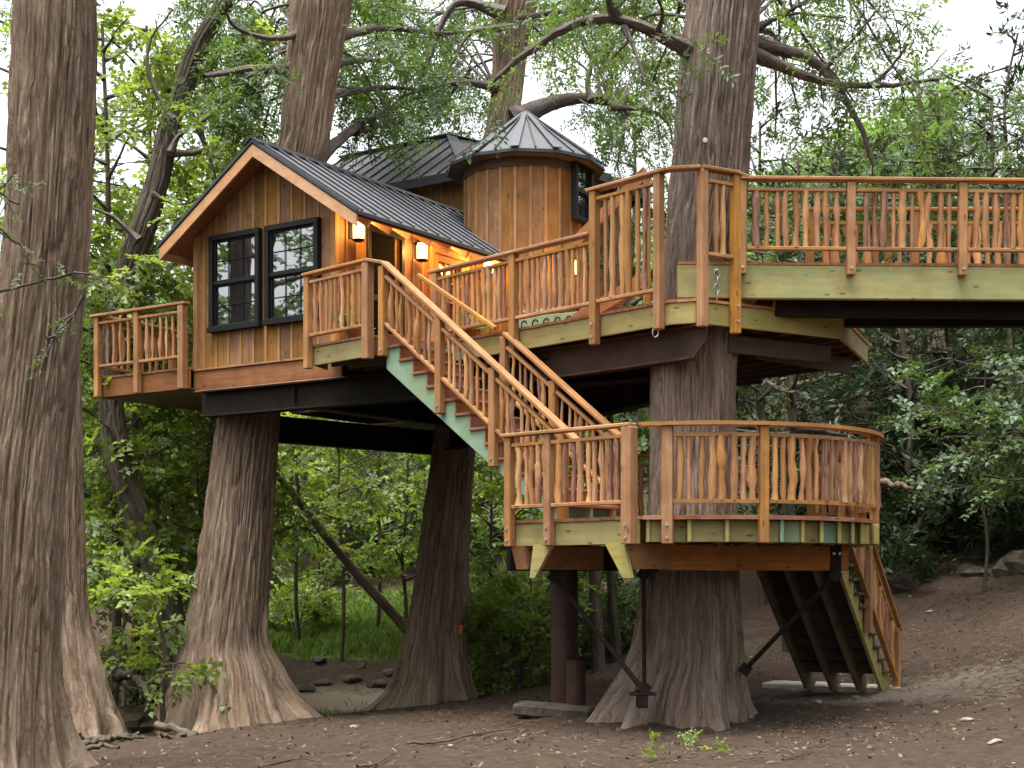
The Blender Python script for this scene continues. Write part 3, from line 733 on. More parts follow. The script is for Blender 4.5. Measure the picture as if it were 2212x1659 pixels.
rc = poly_part('ridge_cap', [(-.15, -.15 * PITCH), (0, 0), (.15, -.15 * PITCH), (.15, .02 - .15 * PITCH), (0, .02), (-.15, .02 - .15 * PITCH)],
               H(RS, TE - .05, RZ + .03), eg3, (0, 0, 1), -5.9, M['seam'], house)

# ---- main house with hipped roof
RID = Vector(H(-.33, 7.1, 10.47)); RIL = Vector(H(-3.2, 7.1, 10.47)); ZE = 9.03
ev = [Vector(H(s, t_, ZE)) for s, t_ in ((-3.25, 4.95), (1.56, 4.95), (3.5, 6.3), (3.5, 8.2), (1.56, 9.25), (-3.25, 9.25))]
seam_roof([RIL, ev[0], ev[1], RID], eg3, .40, offset=.2)
seam_roof([RID, ev[1], ev[2]], ev[2] - ev[1], .40)
seam_roof([RID, ev[2], ev[3]], ev[3] - ev[2], .40)
seam_roof([RID, ev[3], ev[4]], ev[4] - ev[3], .40)
seam_roof([RIL, RID, ev[4], ev[5]], eg3, .40)
for e in (ev[1], ev[2], ev[3], ev[4]):
    d = (e - RID).normalized(); beam('hip_cap', RID + Vector((0, 0, .03)), e + Vector((0, 0, .03)), .20, .025, M['cap'], house)
beam('ridge_cap', RIL + Vector((0, 0, .03)), RID + Vector((0, 0, .03)), .2, .03, M['cap'], house)
for i in range(5):
    a, b_ = ev[i], ev[i + 1]; dz = Vector((0, 0, -.10)); beam('eave_trim', a + dz, b_ + dz, .03, .15, M['seam'], house)
MW = [(-2.9, 5.3), (1.45, 5.3), (3.15, 6.5), (3.15, 8.0), (1.4, 8.9), (-2.9, 8.9)]
for i in range(6):
    a, b_ = MW[i], MW[(i + 1) % 6]; pa, pb = Vector(H(a[0], a[1], 0)), Vector(H(b_[0], b_[1], 0)); d = pb - pa
    wp = poly_part('wall', [(ZW, 0), (ZW, d.length), (ZE - .02, d.length), (ZE - .02, 0)], pa, (0, 0, 1), d, .06, M['darkwood'], house)
    boarded(wp, pa, d, d.length, lambda q: ZE - .03, width=.25, off=.05)
poly_part('eave_soffit', [(p[0], p[1]) for p in [(-3.22, 4.98), (1.55, 4.98), (3.45, 6.32), (3.45, 8.18), (1.55, 9.2), (-3.22, 9.2)]], (G1[0], G1[1], ZE - .06), eg3, ng3, .03, M['brown'], house)
poly_part('floor_soffit', [(-2.9, 5.25), (1.4, 5.2), (3.1, 6.45), (3.1, 8.0), (1.4, 8.85), (-2.9, 8.85)], (G1[0], G1[1], 4.602), eg3, ng3, .03, M['soffit'], house)

# ---- round turret
TC = np.array([.227, 25.07]); TR, TZE, TAP = 1.03, 8.66, 9.64
tw = poly_part('turret_wall', [(math.cos(k * math.pi / 12) * (TR - .03), math.sin(k * math.pi / 12) * (TR - .03)) for k in range(24)], (TC[0], TC[1], ZW), (1, 0, 0), (0, 1, 0), TZE - ZW - .02, M['darkwood'], house)
NB = 26
for k in range(NB):
    a = 2 * math.pi * (k + .3) / NB; r_ = TR + rnd.uniform(0, .006)
    n_ = Vector((math.cos(a), math.sin(a), 0)); c0 = Vector((TC[0], TC[1], 0)) + n_ * (r_ - .012)
    beam('board', c0 + Vector((0, 0, ZW)), c0 + Vector((0, 0, TZE - .05)), 2 * TR * math.tan(math.pi / NB) - .004, .022, M['board'], tw, up=n_, c=.003)
    a2 = 2 * math.pi * (k + .8) / NB; n2 = Vector((math.cos(a2), math.sin(a2), 0)); c2 = Vector((TC[0], TC[1], 0)) + n2 * (TR + .014)
    beam('batten', c2 + Vector((0, 0, ZW)), c2 + Vector((0, 0, TZE - .06)), .048, .022, M['batten'], tw, up=n2, c=.004)
TE_R, NF = 1.34, 12
fa = math.atan2(-TC[1], -TC[0]) + .13
apex = Vector((TC[0], TC[1], TAP)); cor = [Vector((TC[0] + TE_R * math.cos(fa + (k - .5) * 2 * math.pi / NF), TC[1] + TE_R * math.sin(fa + (k - .5) * 2 * math.pi / NF), TZE)) for k in range(NF)]
for k in range(NF):
    a, b_ = cor[k], cor[(k + 1) % NF]; seam_roof([apex, a, b_], b_ - a, .345, offset=.346)
    d = a - apex; rad_n = Vector((d.x, d.y, 0)).normalized(); nn = (rad_n * (TAP - TZE) + Vector((0, 0, TE_R))).normalized()
    w0, w1 = .035, .075; sd_ = d.normalized().cross(nn)
    poly_part('hip_cap', [(0, -w0), (d.length + .02, -w1), (d.length + .02, w1), (0, w0)], apex + nn * .022 , d, nn.cross(d), .016, M['cap'], house)
    beam('eave_trim', a + Vector((0, 0, -.035)), b_ + Vector((0, 0, -.035)), .025, .06, M['seam'], house)
bm_v = [apex + Vector((0, 0, .03 - .0))]
poly_part('eave_soffit', [((c.x - TC[0]) * .985, (c.y - TC[1]) * .985) for c in cor], (TC[0], TC[1], TZE - .075), (1, 0, 0), (0, 1, 0), .03, M['darkwood'], house)
for k in range(NF):                                                 # frieze under the turret eave
    a0, a1 = fa + (k - .5) * 2 * math.pi / NF, fa + (k + .5) * 2 * math.pi / NF; r_ = TR + .05
    beam('frieze_board', (TC[0] + r_ * math.cos(a0), TC[1] + r_ * math.sin(a0), TZE - .15), (TC[0] + r_ * math.cos(a1), TC[1] + r_ * math.sin(a1), TZE - .15), .03, .14, M['darkwood'], house)
a = math.atan2(-TC[1], -TC[0]) + R(62); n_ = Vector((math.cos(a), math.sin(a), 0)); A = Vector((-n_.y, n_.x, 0))
sash_window(Vector((TC[0], TC[1], 7.62)) + n_ * (TR + .005) - A * .34, A, .68, 1.02, 2)

# ================================================================== RAILINGS
sticks = []
rg = np.random.default_rng(31)
for k in range(14):
    n_, ns = 7, 6
    z = np.linspace(0, 1, n_); off = np.cumsum(rg.normal(0, .36, (n_, 2)), axis=0); off -= off[0] + z[:, None] * (off[-1] - off[0]); off *= rg.uniform(.3, 1.0)
    r_ = 1 + rg.normal(0, .12, n_); r_ *= np.linspace(1.08, .92, n_)
    if rg.random() < .5: r_[rg.integers(1, 6)] *= 1.25
    V, Fc = [], []
    for i in range(n_):
        for j in range(ns):
            a = 2 * math.pi * j / ns; q = r_[i] * (1 + rg.normal(0, .07)); V.append((off[i, 0] + q * math.cos(a), off[i, 1] + q * math.sin(a), z[i]))
    for i in range(n_ - 1):
        for j in range(ns): Fc.append((i * ns + j, i * ns + (j + 1) % ns, (i + 1) * ns + (j + 1) % ns, (i + 1) * ns + j))
    mt = M['stick_dark'] if k in (4, 9, 13) else M['stick_pale'] if k in (2, 7, 11) else M['stick_tan']
    me = mesh_np('baluster', V, Fc, mt, None, True); sticks.append(me)
def baluster(th_, x, y, z0, z1, r_):
    r_ *= 1.12 * rnd.uniform(.82, 1.2); me = sticks[rnd.randrange(len(sticks))]; fl = rnd.random() < .5
    m_ = Matrix.Translation((x, y, z1 if fl else z0)) @ Matrix.Rotation(rnd.uniform(0, 6.28), 4, 'Z') @ Matrix.Diagonal((r_, r_, (z0 - z1) if fl else (z1 - z0), 1))
    if fl: m_ = m_ @ Matrix.Diagonal((1, -1, 1, 1))
    return obj('baluster', me, th_, m_)
def section(th_, p0, p1, zb, zt, spacing=.13, r_=.027, i0=.06, i1=.06, bal=(0.0, 0.0), rails=True):
    """bays: p = (x, y); zb, zt = (z at p0, z at p1) of the lower and upper rails"""
    p0, p1 = np.array(p0[:2], float), np.array(p1[:2], float); d = p1 - p0; Ln = np.hypot(*d); d /= Ln
    f = lambda zz, q: zz[0] + (zz[1] - zz[0]) * q / Ln
    a, b_ = i0, Ln - i1
    if rails:
        for zz, h_ in ((zb, .042), (zt, .042)):
            beam('rail', (*(p0 + d * a), f(zz, a)), (*(p0 + d * b_), f(zz, b_)), .075, h_, M['cedar'], th_)
    n_ = max(1, int(round((b_ - a) / spacing)) - 1)
    for k in range(n_):
        q = a + (b_ - a) * (k + 1) / (n_ + 1) + rnd.uniform(-.018, .018); p = p0 + d * q
        baluster(th_, p[0], p[1], f(zb, q) + .01 + bal[0], f(zt, q) - .01, r_ * rnd.uniform(.75, 1.3))
def bolts(pst, x, y, n_, zs, th_):
    """galvanised bolt heads on the outer face of a post"""
    for z in zs:
        m_ = Matrix.Translation((x + n_[0], y + n_[1], z)) @ Vector((n_[0], n_[1], 0)).to_track_quat('Z', 'Y').to_matrix().to_4x4()
        obj('bolt', BOLT, pst, m_)
V = [(.017 * math.cos(k * math.pi / 4), .017 * math.sin(k * math.pi / 4), z) for z in (0, .012) for k in range(8)]
BOLT = mesh_np('bolt', V, [tuple(range(8, 16))] + [(i, (i + 1) % 8, 8 + (i + 1) % 8, 8 + i) for i in range(8)], M['galv'])
def handrail(th_, pts, w_=.14, h_=.042, mat=None):
    for i in range(len(pts) - 1):
        dz = Vector((0, 0, .0015 * (i % 2)))
        beam('handrail', Vector(pts[i]) + dz, Vector(pts[i + 1]) + dz, w_, h_, mat or M['cedar'], th_, c=.008)
yaw_s = math.atan2(ES[1], ES[0]); yaw_g = math.atan2(EG[1], EG[0])

# ---- survey points of the upper deck
A_ = np.array([-2.84, 20.80]); B_ = np.array([-1.91, 19.87]); C_ = np.array([-1.02, 20.58]); D_ = np.array([1.86, 17.42]); E_ = np.array([2.16, 17.30])
F_ = np.array([4.15, 18.45]); G_ = np.array([5.0, 20.6]); K_ = np.array([3.2, 24.2]); M_ = np.array([.31, 25.86]); W0 = np.array([H(WS, 0, 0)[0], H(WS, 0, 0)[1]])
Q_ = lambda k: C_ + (D_ - C_) * k
eC0 = (D_ - C_) / np.hypot(*(D_ - C_)); nC0 = np.array([-eC0[1], eC0[0]])
deck = thing('upper_deck', (1.0, 20.5, ZU), 'high timber deck with pale green edge boards in front of the treehouse', 'deck')
for poly in ([A_, B_, C_, W0], [W0, C_, M_], [C_, D_, E_, F_, G_, K_, M_]): planks(deck, [tuple(p) for p in poly], ZU, NS, .142, M['plank'])
def fascia(th_, p, q, ztop, h_, mat, w_=.042, name='fascia_board'):
    d = (q - p) / np.hypot(*(q - p)); n_ = np.array([-d[1], d[0]]) * .04
    beam(name, (*(p + n_), ztop - h_ / 2), (*(q + n_), ztop - h_ / 2), w_, h_, mat, th_)
for p, q in ((A_, B_), (C_ + .02 * ES, D_), (D_, E_), (E_, F_), (F_, G_)): fascia(deck, p, q, ZU - .036, .255, M['treated'])
fascia(deck, B_, C_, ZU - .036, .24, M['tread'])
fascia(deck, np.array([H(WS + .06, -.3, 0)[0], H(WS + .06, -.3, 0)[1]]), A_, ZU - .036, .25, M['treated'])
def inside_cut(p, q, poly, m_=.03):
    p, q = np.array(p, float), np.array(q, float); lo, hi = 0., 1.
    for i in range(len(poly)):
        a, b_ = np.array(poly[i]), np.array(poly[(i + 1) % len(poly)]); e = (b_ - a) / np.hypot(*(b_ - a)); n_ = np.array([e[1], -e[0]])   # outward for ccw
        fp, fq = (p - a) @ n_ + m_, (q - a) @ n_ + m_
        if fp > 0 and fq > 0: return None
        if fp > 0: lo = max(lo, fp / (fp - fq))
        if fq > 0: hi = min(hi, fp / (fp - fq))
    return (p + (q - p) * lo, p + (q - p) * hi) if hi - lo > .02 else None
for k in range(14):                                                 # joists under the deck, running along the edge
    o = nC0 * (.40 + .42 * k); r_ = inside_cut(C_ + o - eC0 * 3, D_ + o + eC0 * 5, [C_, D_, E_, F_, G_, K_, M_], .09)
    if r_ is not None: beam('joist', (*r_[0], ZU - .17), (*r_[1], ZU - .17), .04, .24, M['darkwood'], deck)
for k in range(3):
    p = A_ + NS * (.3 + .3 * k) + ES * .1; beam('joist', (*p, ZU - .17), (*(p + ES * 1.1), ZU - .17), .04, .24, M['darkwood'], deck)
beam('ledger', (*(E_ + np.array([.45, .55])), 4.55), (*(F_ + np.array([-.1, .3])), 4.55), .05, .22, M['darkwood'], deck)
beam('ledger', (*(E_ + np.array([.9, 1.2])), 4.58), (*(G_ + np.array([-.4, -.6])), 4.58), .05, .22, M['darkwood'], deck)

def out(p, n_, k=.05): return np.array(p) - np.array(n_) * k
# landing railing
t = thing('railing', (*A_, ZU), 'short stick baluster railing on the landing in front of the right hand gable window', 'railing', 'stick baluster railings')
nA = NS
pA, pB = out(A_, nA), out(B_, nA)
post('post', *pA, 4.66, 5.96, .105, t, yaw_s); post('post', *pB, 4.66, 5.96, .125, t, yaw_s)
section(t, pA, pB, (5.12, 5.12), (5.87, 5.87), .115)
handrail(t, [(*(pA - ES * .08), 5.985), (*(pB + ES * .05), 5.985)])
# front deck railing from stair head to raised corner
t = thing('railing', (*C_, ZU), 'long stick baluster railing along the deck edge below the turret', 'railing', 'stick baluster railings')
nC = np.array([-(D_ - C_)[1], (D_ - C_)[0]]); nC = nC / np.hypot(*nC); eC = (D_ - C_) / np.hypot(*(D_ - C_)); yaw_c = math.atan2(eC[1], eC[0])
p0, p1, p2 = out(C_, nC), out(Q_(.375), nC), out(Q_(.722), nC)
ps = post('post', *p0, 4.72, 5.96, .12, t, yaw_c); ps = post('post', *p1, 4.60, 5.97, .105, t, yaw_c); bolts(ps, *p1, -nC * .053, (4.70, 4.86), t)
section(t, p0, p1, (5.12, 5.12), (5.87, 5.87), .104); section(t, p1, p2, (5.12, 5.12), (5.87, 5.87), .104)
handrail(t, [(*(p0 - eC * .12), 5.985), (*(p2 - eC * .055), 5.985)])
# raised corner railing round the big trunk
t = thing('railing', (*D_, ZU), 'tall corner railing with long sticks in front of the big trunk', 'railing', 'stick baluster railings')
ps = post('post', *p2, 4.60, 6.50, .105, t, yaw_c); bolts(ps, *p2, -nC * .053, (4.70, 4.86), t)
p3 = out(D_ - eC * .12, nC); post('post', *p3, 4.66, 6.50, .105, t, yaw_c)
nE = np.array([-(F_ - E_)[1], (F_ - E_)[0]]); nE = nE / np.hypot(*nE); eE = (F_ - E_) / np.hypot(*(F_ - E_)); yaw_e = math.atan2(eE[1], eE[0])
p4 = out(E_ + eE * .06, nE); p5 = out(E_ + eE * .55, nE)
post('post', *p4, 4.66, 6.50, .105, t, yaw_e); ps = post('post', *p5, 4.62, 6.50, .105, t, yaw_e); bolts(ps, *p5, -nE * .053, (4.76, 4.94), t)
section(t, p2, p3, (5.13, 5.13), (6.40, 6.40), .145, .03); section(t, p4, p5, (5.52, 5.52), (6.38, 6.38), .14, .032)
handrail(t, [(*(p2 - eC * .1), 6.525), (*(p3 + eC * .15), 6.525), (*(p4 - eE * .02), 6.523), (*(p5 + eE * .02), 6.527), (p5[0] + .16, 17.555, 6.47)])

# left porch behind the gable
LP = [np.array(H(s, t_, 0)[:2]) for s, t_ in ((-2.12, -.22), (-.02, -.22), (-.02, 3.0), (-2.12, 3.0))]
porch = thing('side_porch', (*LP[0], ZU), 'small porch deck with brown edge boards left of the gable wall', 'deck')
planks(porch, [tuple(p) for p in LP], ZU, NG, .142, M['plank'])
fascia(porch, LP[0], LP[1], ZU - .036, .30, M['brown']); fascia(porch, LP[3], LP[0], ZU - .036, .30, M['brown'])
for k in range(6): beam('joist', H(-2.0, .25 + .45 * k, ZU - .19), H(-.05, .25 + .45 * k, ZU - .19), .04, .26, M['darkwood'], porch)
poly_part('floor_soffit', [(-2.1, -.15), (0, -.15), (0, 3.0), (-2.1, 3.0)], (G1[0], G1[1], 4.655), eg3, ng3, .02, M['soffit'], porch)
t = thing('railing', (*LP[0], ZU), 'stick baluster railing on the left porch beside the gable wall', 'railing', 'stick baluster railings')
q0, q1, q2 = (np.array(H(s, -.27, 0)[:2]) for s in (-2.06, -1.12, -.1))
for q, w_ in ((q0, .10), (q1, .10), (q2, .12)): post('post', *q, 4.66, 5.96, w_, t, yaw_g)
section(t, q0, q1, (5.16, 5.16), (5.86, 5.86), .155, .024); section(t, q1, q2, (5.16, 5.16), (5.86, 5.86), .155, .024)
q3 = np.array(H(-2.12, 1.4, 0)[:2]); q4 = np.array(H(-2.12, 2.95, 0)[:2])
post('post', *q3, 4.7, 5.96, .10, t, yaw_g); post('post', *q4, 4.7, 5.96, .10, t, yaw_g)
section(t, q0, q3, (5.16, 5.16), (5.86, 5.86), .155, .024); section(t, q3, q4, (5.16, 5.16), (5.86, 5.86), .155, .024)
handrail(t, [(*(q0 - EG * .14), 5.985), (*(q2 + EG * .1), 5.985)]); handrail(t, [(*(q0 + NG * .08), 5.984), (*q4, 5.984)])

# ================================================================== MAIN STAIR
RISE, NR = (ZU - ZL) / 13, 13
SLOPE = .754; RUN = RISE / SLOPE; T0 = .33
def SP(a, n_, z): p = B_ + ES * a + NS * n_; return (p[0], p[1], z)
stair = thing('staircase', SP(T0 + 1.7, .55, 3.6), 'long straight staircase with mint green stringers between the two decks', 'staircase')
SW = .93
def stringer(th_, fn, n_, steps, run, rise, ztop, mat, depth=.27, w_=.042, toe=True):
    pts = [(0, -.035)]
    for k in range(steps):
        pts += [(k * run, -(k + 1) * rise - .035)] + ([((k + 1) * run, -(k + 1) * rise - .035)] if k < steps - 1 else [])
    end = (steps - 1) * run
    pts += [(end - .02, -steps * rise)] if toe else []
    dd = depth * 1.25
    pts += [(max(end - .26, 0), -steps * rise), (0, -dd - rise * .35)]
    return pts
st_pts = stringer(stair, None, 0, NR, RUN, RISE, ZU, M['mint'])
def cut_stringer(n_):
    # built as one saw-toothed board
    steps = NR; pts = [(0.0, -RISE - .033)]
    for k in range(1, steps):
        pts += [(k * RUN, -k * RISE - .033), (k * RUN, -(k + 1) * RISE - .033 if k < steps - 1 else -steps * RISE + .005)]
    low = steps * RISE
    pts += [((steps - 1) * RUN - .22, -low + .005), (0.0, -.50)]
    V = [Vector((p[0], 0, p[1])) for p in pts]
    tri = mathutils.geometry.tessellate_polygon([V])
    n0 = len(V); off = .042
    VV = [(p[0], 0, p[1]) for p in pts] + [(p[0], off, p[1]) for p in pts]
    Fc = [tuple(f) for f in tri] + [tuple(n0 + i for i in reversed(f)) for f in tri] + [(i, (i + 1) % n0, n0 + (i + 1) % n0, n0 + i) for i in range(n0)]
    me = mesh_np('stringer', VV, Fc, M['mint'])
    bmm = bmesh.new(); bmm.from_mesh(me); bmesh.ops.recalc_face_normals(bmm, faces=bmm.faces); bmm.to_mesh(me); bmm.free()
    mw = Matrix(((ES[0], NS[0], 0, 0), (ES[1], NS[1], 0, 0), (0, 0, 1, 0), (0, 0, 0, 1))); mw.translation = Vector(SP(T0, n_, ZU))
    return obj('stringer', me, stair, mw)
for n_ in (.0, SW / 2, SW - .04): cut_stringer(n_)
for k in range(1, NR):
    z = ZU - k * RISE; a = T0 + (k - 1) * RUN
    beam('tread', SP(a + RUN / 2 + .015, -.03, z - .018), SP(a + RUN / 2 + .015, SW + .03, z - .018), RUN + .035, .036, M['tread'], stair)
    beam('riser', SP(a + .006, -.012, z + RISE / 2 - .018), SP(a + .006, SW + .012, z + RISE / 2 - .018), .022, RISE - .038, M['tread'], stair)
def nose(a): return ZU - max(0.0, a - T0) * SLOPE
def stair_rail(n_, posts, aend, label, lead):
    t = thing('railing', SP(T0, n_, ZU), label, 'railing', 'stick baluster railings')
    for i, a in enumerate(posts):
        ps = post('post', *SP(a, n_, 0)[:2], nose(a) - (.36 if i else .34), nose(a) + .86, .105, t, yaw_s)
        sg = -1 if n_ < .5 else 1
        bolts(ps, *SP(a, n_, 0)[:2], NS * .053 * sg, (nose(a) - .26,), t)
    pp = list(posts)
    for a, b_ in zip(pp[:-1], pp[1:]):
        section(t, SP(a, n_, 0), SP(b_, n_, 0), (nose(a) + .13, nose(b_) + .13), (nose(a) + .76, nose(b_) + .76), .104, .024)
    hz = lambda a: nose(a) + .905
    handrail(t, lead + [SP(posts[0] + .02, n_, hz(posts[0]) - .0), SP(aend, n_, hz(aend))], .14, .045)
    return t
stair_rail(-.06, (.33, 1.43, 2.40, 3.55), 3.78, 'near sloping railing of the main staircase with a pale handrail', [SP(.03, -.05, 5.985)])
t = stair_rail(SW + .0, (1.62, 2.5, 3.45), 3.85, 'far sloping railing of the main staircase against the dark beams', [])
beam('grab_rail', SP(.0, SW - .06, 5.93), SP(1.55, SW - .10, 5.0), .05, .05, M['cedar'], t)

# ================================================================== LOWER DECK
LC, LR = np.array([2.25, 18.2]), 2.15
L1, L2 = np.array([-.04, 17.5]), np.array([1.36, 16.2])
eL = (L2 - L1) / np.hypot(*(L2 - L1)); nL = np.array([-eL[1], eL[0]]); yaw_l = math.atan2(eL[1], eL[0])
def arc(r_, deg): a = R(deg); return LC + r_ * np.array([math.cos(a), math.sin(a)])
A0, A1 = -112, 40
ldeck = thing('lower_deck', (2.2, 18.0, ZL), 'half round lower deck wrapped around the big trunk with open joist bays', 'deck')
outline = [L1, L2] + [arc(LR, A0 + (A1 - A0) * k / 30) for k in range(31)] + [arc(LR, 100), arc(LR, 150), L1 + nL * 1.45]
from mathutils.geometry import convex_hull_2d
hull = [outline[i] for i in convex_hull_2d([Vector(p) for p in outline])]
planks(ldeck, [tuple(p) for p in hull], ZL, (0, 1), .142, M['plank'], th=.036)
fascia(ldeck, L1, L2 + eL * .02, ZL - .038, .27, M['treated'])
fascia(ldeck, L1 + nL * 1.45, L1, ZL - .038, .27, M['treated'])
n_e = 36                                                             # curved edge strip
for k in range(n_e):
    a0, a1 = A0 + (A1 - A0) * k / n_e, A0 + (A1 - A0) * (k + 1) / n_e
    p, q = arc(LR + .012, a0), arc(LR + .012, a1 + .15); beam('edge_strip', (*p, ZL - .02 + .0006 * (k % 2)), (*q, ZL - .02 + .0006 * (k % 2)), .03, .046, M['plank'], ldeck, c=.003)
xj = [1.50, 1.94, 2.35, 2.75, 2.97, 3.22, 3.46, 3.70, 3.90, 4.06, 4.20, 4.31]
for i, x in enumerate(xj):
    dy = math.sqrt(max(0, (LR - .015) ** 2 - (x - LC[0]) ** 2)); y0 = LC[1] - dy
    mt = M['mint'] if i in (4,) else M['treated']
    beam('joist', (x, y0, ZL - .165), (x, y0 + (1.6 if x < 3.6 else .9), ZL - .165), .042, .25, mt, ldeck, up=(0, 0, 1))
    if i + 1 < len(xj):
        x2 = xj[i + 1]; xm = (x + x2) / 2; yb = LC[1] - math.sqrt(max(.02, (LR - .13) ** 2 - (min(xm, 4.0) - LC[0]) ** 2))
        beam('blocking', (x + .022, yb, ZL - .17), (x2 - .022, yb + (.0 if x < 3 else .06), ZL - .17), .04, .235, M['treated'] if i not in (4, 6) else M['mint'], ldeck)
# under-beams and brackets
b0, b1 = np.array([1.52, 16.78]), np.array([4.02, 17.72]); d = (b1 - b0) / np.hypot(*(b1 - b0)); nb = np.array([-d[1], d[0]])
bm1 = thing('timber_beam', (*b0, 1.9), 'long brown timber beam across the front of the big trunk under the lower deck', 'beam')
beam('beam_body', (*b0, 1.945), (*b1, 1.945), .13, .30, M['brown'], bm1, c=.012)
for f in (.02, .93):
    p = b0 + (b1 - b0) * f - nb * .072; o = beam('bracket', (*p, 1.78), (*p, 2.10), .15, .02, M['darksteel'], bm1, up=(nb[0], nb[1], 0))
    for s in (-.04, .04): obj('bolt', BOLT, o, Matrix.Translation((p[0] + d[0] * s - nb[0] * .012, p[1] + d[1] * s - nb[1] * .012, 2.0)) @ Vector((-nb[0], -nb[1], 0)).to_track_quat('Z', 'Y').to_matrix().to_4x4())
    ear = beam('bracket_ear', (*(p - nb * .0), 1.67), (*p, 1.79), .07, .03, M['darksteel'], bm1, up=(nb[0], nb[1], 0))
def corbel_beam(start, ln, lab):
    o = thing('timber_beam', (*start, 1.95), lab, 'beam', 'beams under the lower deck')
    poly_part('beam_body', [(0.0, .13), (.10, -.15), (ln, -.15), (ln, .13)], (*(start - eL * .085), 1.96), (nL[0], nL[1], 0), (0, 0, 1), -.19, M['cedar'], o)
    poly_part('gusset', [(-.02, .13), (.28, .13), (.0, -.26), (-.08, -.26)], (*(start + eL * .12 + nL * .03), 1.97), (eL[0], eL[1], 0), (0, 0, 1), .05, M['treated'], o) if 'left' in lab else \
        poly_part('gusset', [(-.38, .13), (-.10, .13), (.0, -.26), (-.12, -.26)], (*(start - eL * .02 + nL * .03), 1.97), (eL[0], eL[1], 0), (0, 0, 1), .05, M['treated'], o)
corbel_beam(L1 + eL * .33 - nL * .02, 1.5, 'tapered orange beam end at the left corner of the lower deck')
corbel_beam(L1 + eL * 1.90 - nL * .02, 1.7, 'tapered orange beam end beside the middle bracket of the lower deck')

# straight railing of the lower deck
ZH = ZL + 1.0
t = thing('railing', (*L1, ZL), 'straight stick railing of the lower deck left of the paired posts', 'railing', 'stick baluster railings')
l0, l1, l2 = out(L1 + eL * .06, nL), out(L1 + eL * .68, nL), out(L1 + eL * 1.86, nL)
for p, w_ in ((l0, .10), (l1, .10), (l2, .14)):
    ps = post('post', *p, ZL - .31, ZH - .02, w_, t, yaw_l); bolts(ps, *p, -nL * (w_ / 2 + .001), (ZL - .10, ZL - .24), t)
section(t, l0, l1, (ZL + .155,) * 2, (ZH - .12,) * 2, .098, .034); section(t, l1, l2, (ZL + .155,) * 2, (ZH - .12,) * 2, .108, .034)
handrail(t, [(*(l0 - eL * .1), ZH + .002), (*(l2 + eL * .05), ZH + .002)])
# curved railing
t = thing('railing', (*arc(LR, -60), ZL), 'curved stick railing around the front of the lower deck', 'railing', 'stick baluster railings')
def strip_arc(name, r0, r1, z0, z1, a0, a1, n_, mat, th_):
    V, Fc = [], []
    for k in range(n_ + 1):
        a = a0 + (a1 - a0) * k / n_
        for r_, z in ((r0, z0), (r1, z0), (r1, z1), (r0, z1)): p = arc(r_, a); V.append((p[0], p[1], z))
    for k in range(n_):
        for j in range(4): Fc.append((4 * k + j, 4 * k + (j + 1) % 4, 4 * k + 4 + (j + 1) % 4, 4 * k + 4 + j))
    Fc += [(3, 2, 1, 0), tuple(4 * n_ + j for j in range(4))]
    c = np.mean(V, axis=0); V = np.array(V) - c
    return obj(name, mesh_np(name, V, Fc, mat), th_, Matrix.Translation(Vector(c)))
RP = LR + .045
pa = [-104.5, -77, -23, 12, 38]
for i, a in enumerate(pa):
    p = arc(RP, a); ps = post('post', *p, ZL - (.31 if i in (0,) else .30), ZH - .02, .12 if i == 0 else .10, t, R(a) + math.pi / 2)
    if i == 0: bolts(ps, *p, np.array([math.cos(R(a)), math.sin(R(a))]) * .061, (ZL - .10, ZL - .24), t)
strip_arc('handrail', RP - .085, RP + .085, ZH - .02, ZH + .022, -112.5, 41, 40, M['cedar'], t)
for a0, a1 in zip(pa[:-1], pa[1:]):
    g = 1.6
    strip_arc('rail', RP - .035, RP + .035, ZL + .135, ZL + .175, a0 + g, a1 - g, 14, M['cedar'], t); strip_arc('rail', RP - .035, RP + .035, ZH - .14, ZH - .10, a0 + g, a1 - g, 14, M['cedar'], t)
    ln = R(a1 - a0) * RP; n_ = int(ln / .110) - 1
    for k in range(n_):
        a = a0 + (a1 - a0) * (k + 1) / (n_ + 1) + rnd.uniform(-.5, .5); p = arc(RP, a); baluster(t, p[0], p[1], ZL + .165, ZH - .13, .033 * rnd.uniform(.75, 1.25))
# back railing
t = thing('railing', (*arc(LR, 110), ZL), 'rear stick railing of the lower deck glimpsed behind the big trunk', 'railing', 'stick baluster railings')
bp = [arc(LR - .05, 78), arc(LR - .05, 112), arc(LR - .05, 148)]
for p in bp: post('post', *p, ZL - .28, ZH - .02, .10, t)
for p, q in zip(bp[:-1], bp[1:]): section(t, p, q, (ZL + .155,) * 2, (ZH - .12,) * 2, .125, .03); handrail(t, [(*p, ZH), (*q, ZH)])

# ================================================================== GROUND STAIR (descends behind the deck)
gs0l, gs0r = np.array([4.40, 21.60]), np.array([5.42, 21.02]); dn = np.array([.49, .872]); zg = g1(4.9, 21.4) + .05
run2 = 2.72; NR2 = 12; rise2 = (ZL - zg) / NR2; tr2 = run2 / NR2
top_l, top_r = gs0l - dn * run2, gs0r - dn * run2
gst = thing('staircase', (*((gs0l + gs0r) / 2), zg), 'dark staircase from the lower deck to the ground seen from below', 'staircase')
for f in (0.015, .335, .665, .985):
    p = top_l + (top_r - top_l) * f
    Hh = ZL - zg; pts = [(0, -.06), (0, -.33), (run2 * (1 - .33 / Hh), -Hh - .03), (run2 - .02, -Hh - .03), (run2 - .02, -Hh + .12)]
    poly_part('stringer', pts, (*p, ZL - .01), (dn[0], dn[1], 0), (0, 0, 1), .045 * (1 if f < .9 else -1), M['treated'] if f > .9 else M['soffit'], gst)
ac2 = (gs0r - gs0l) / np.hypot(*(gs0r - gs0l))
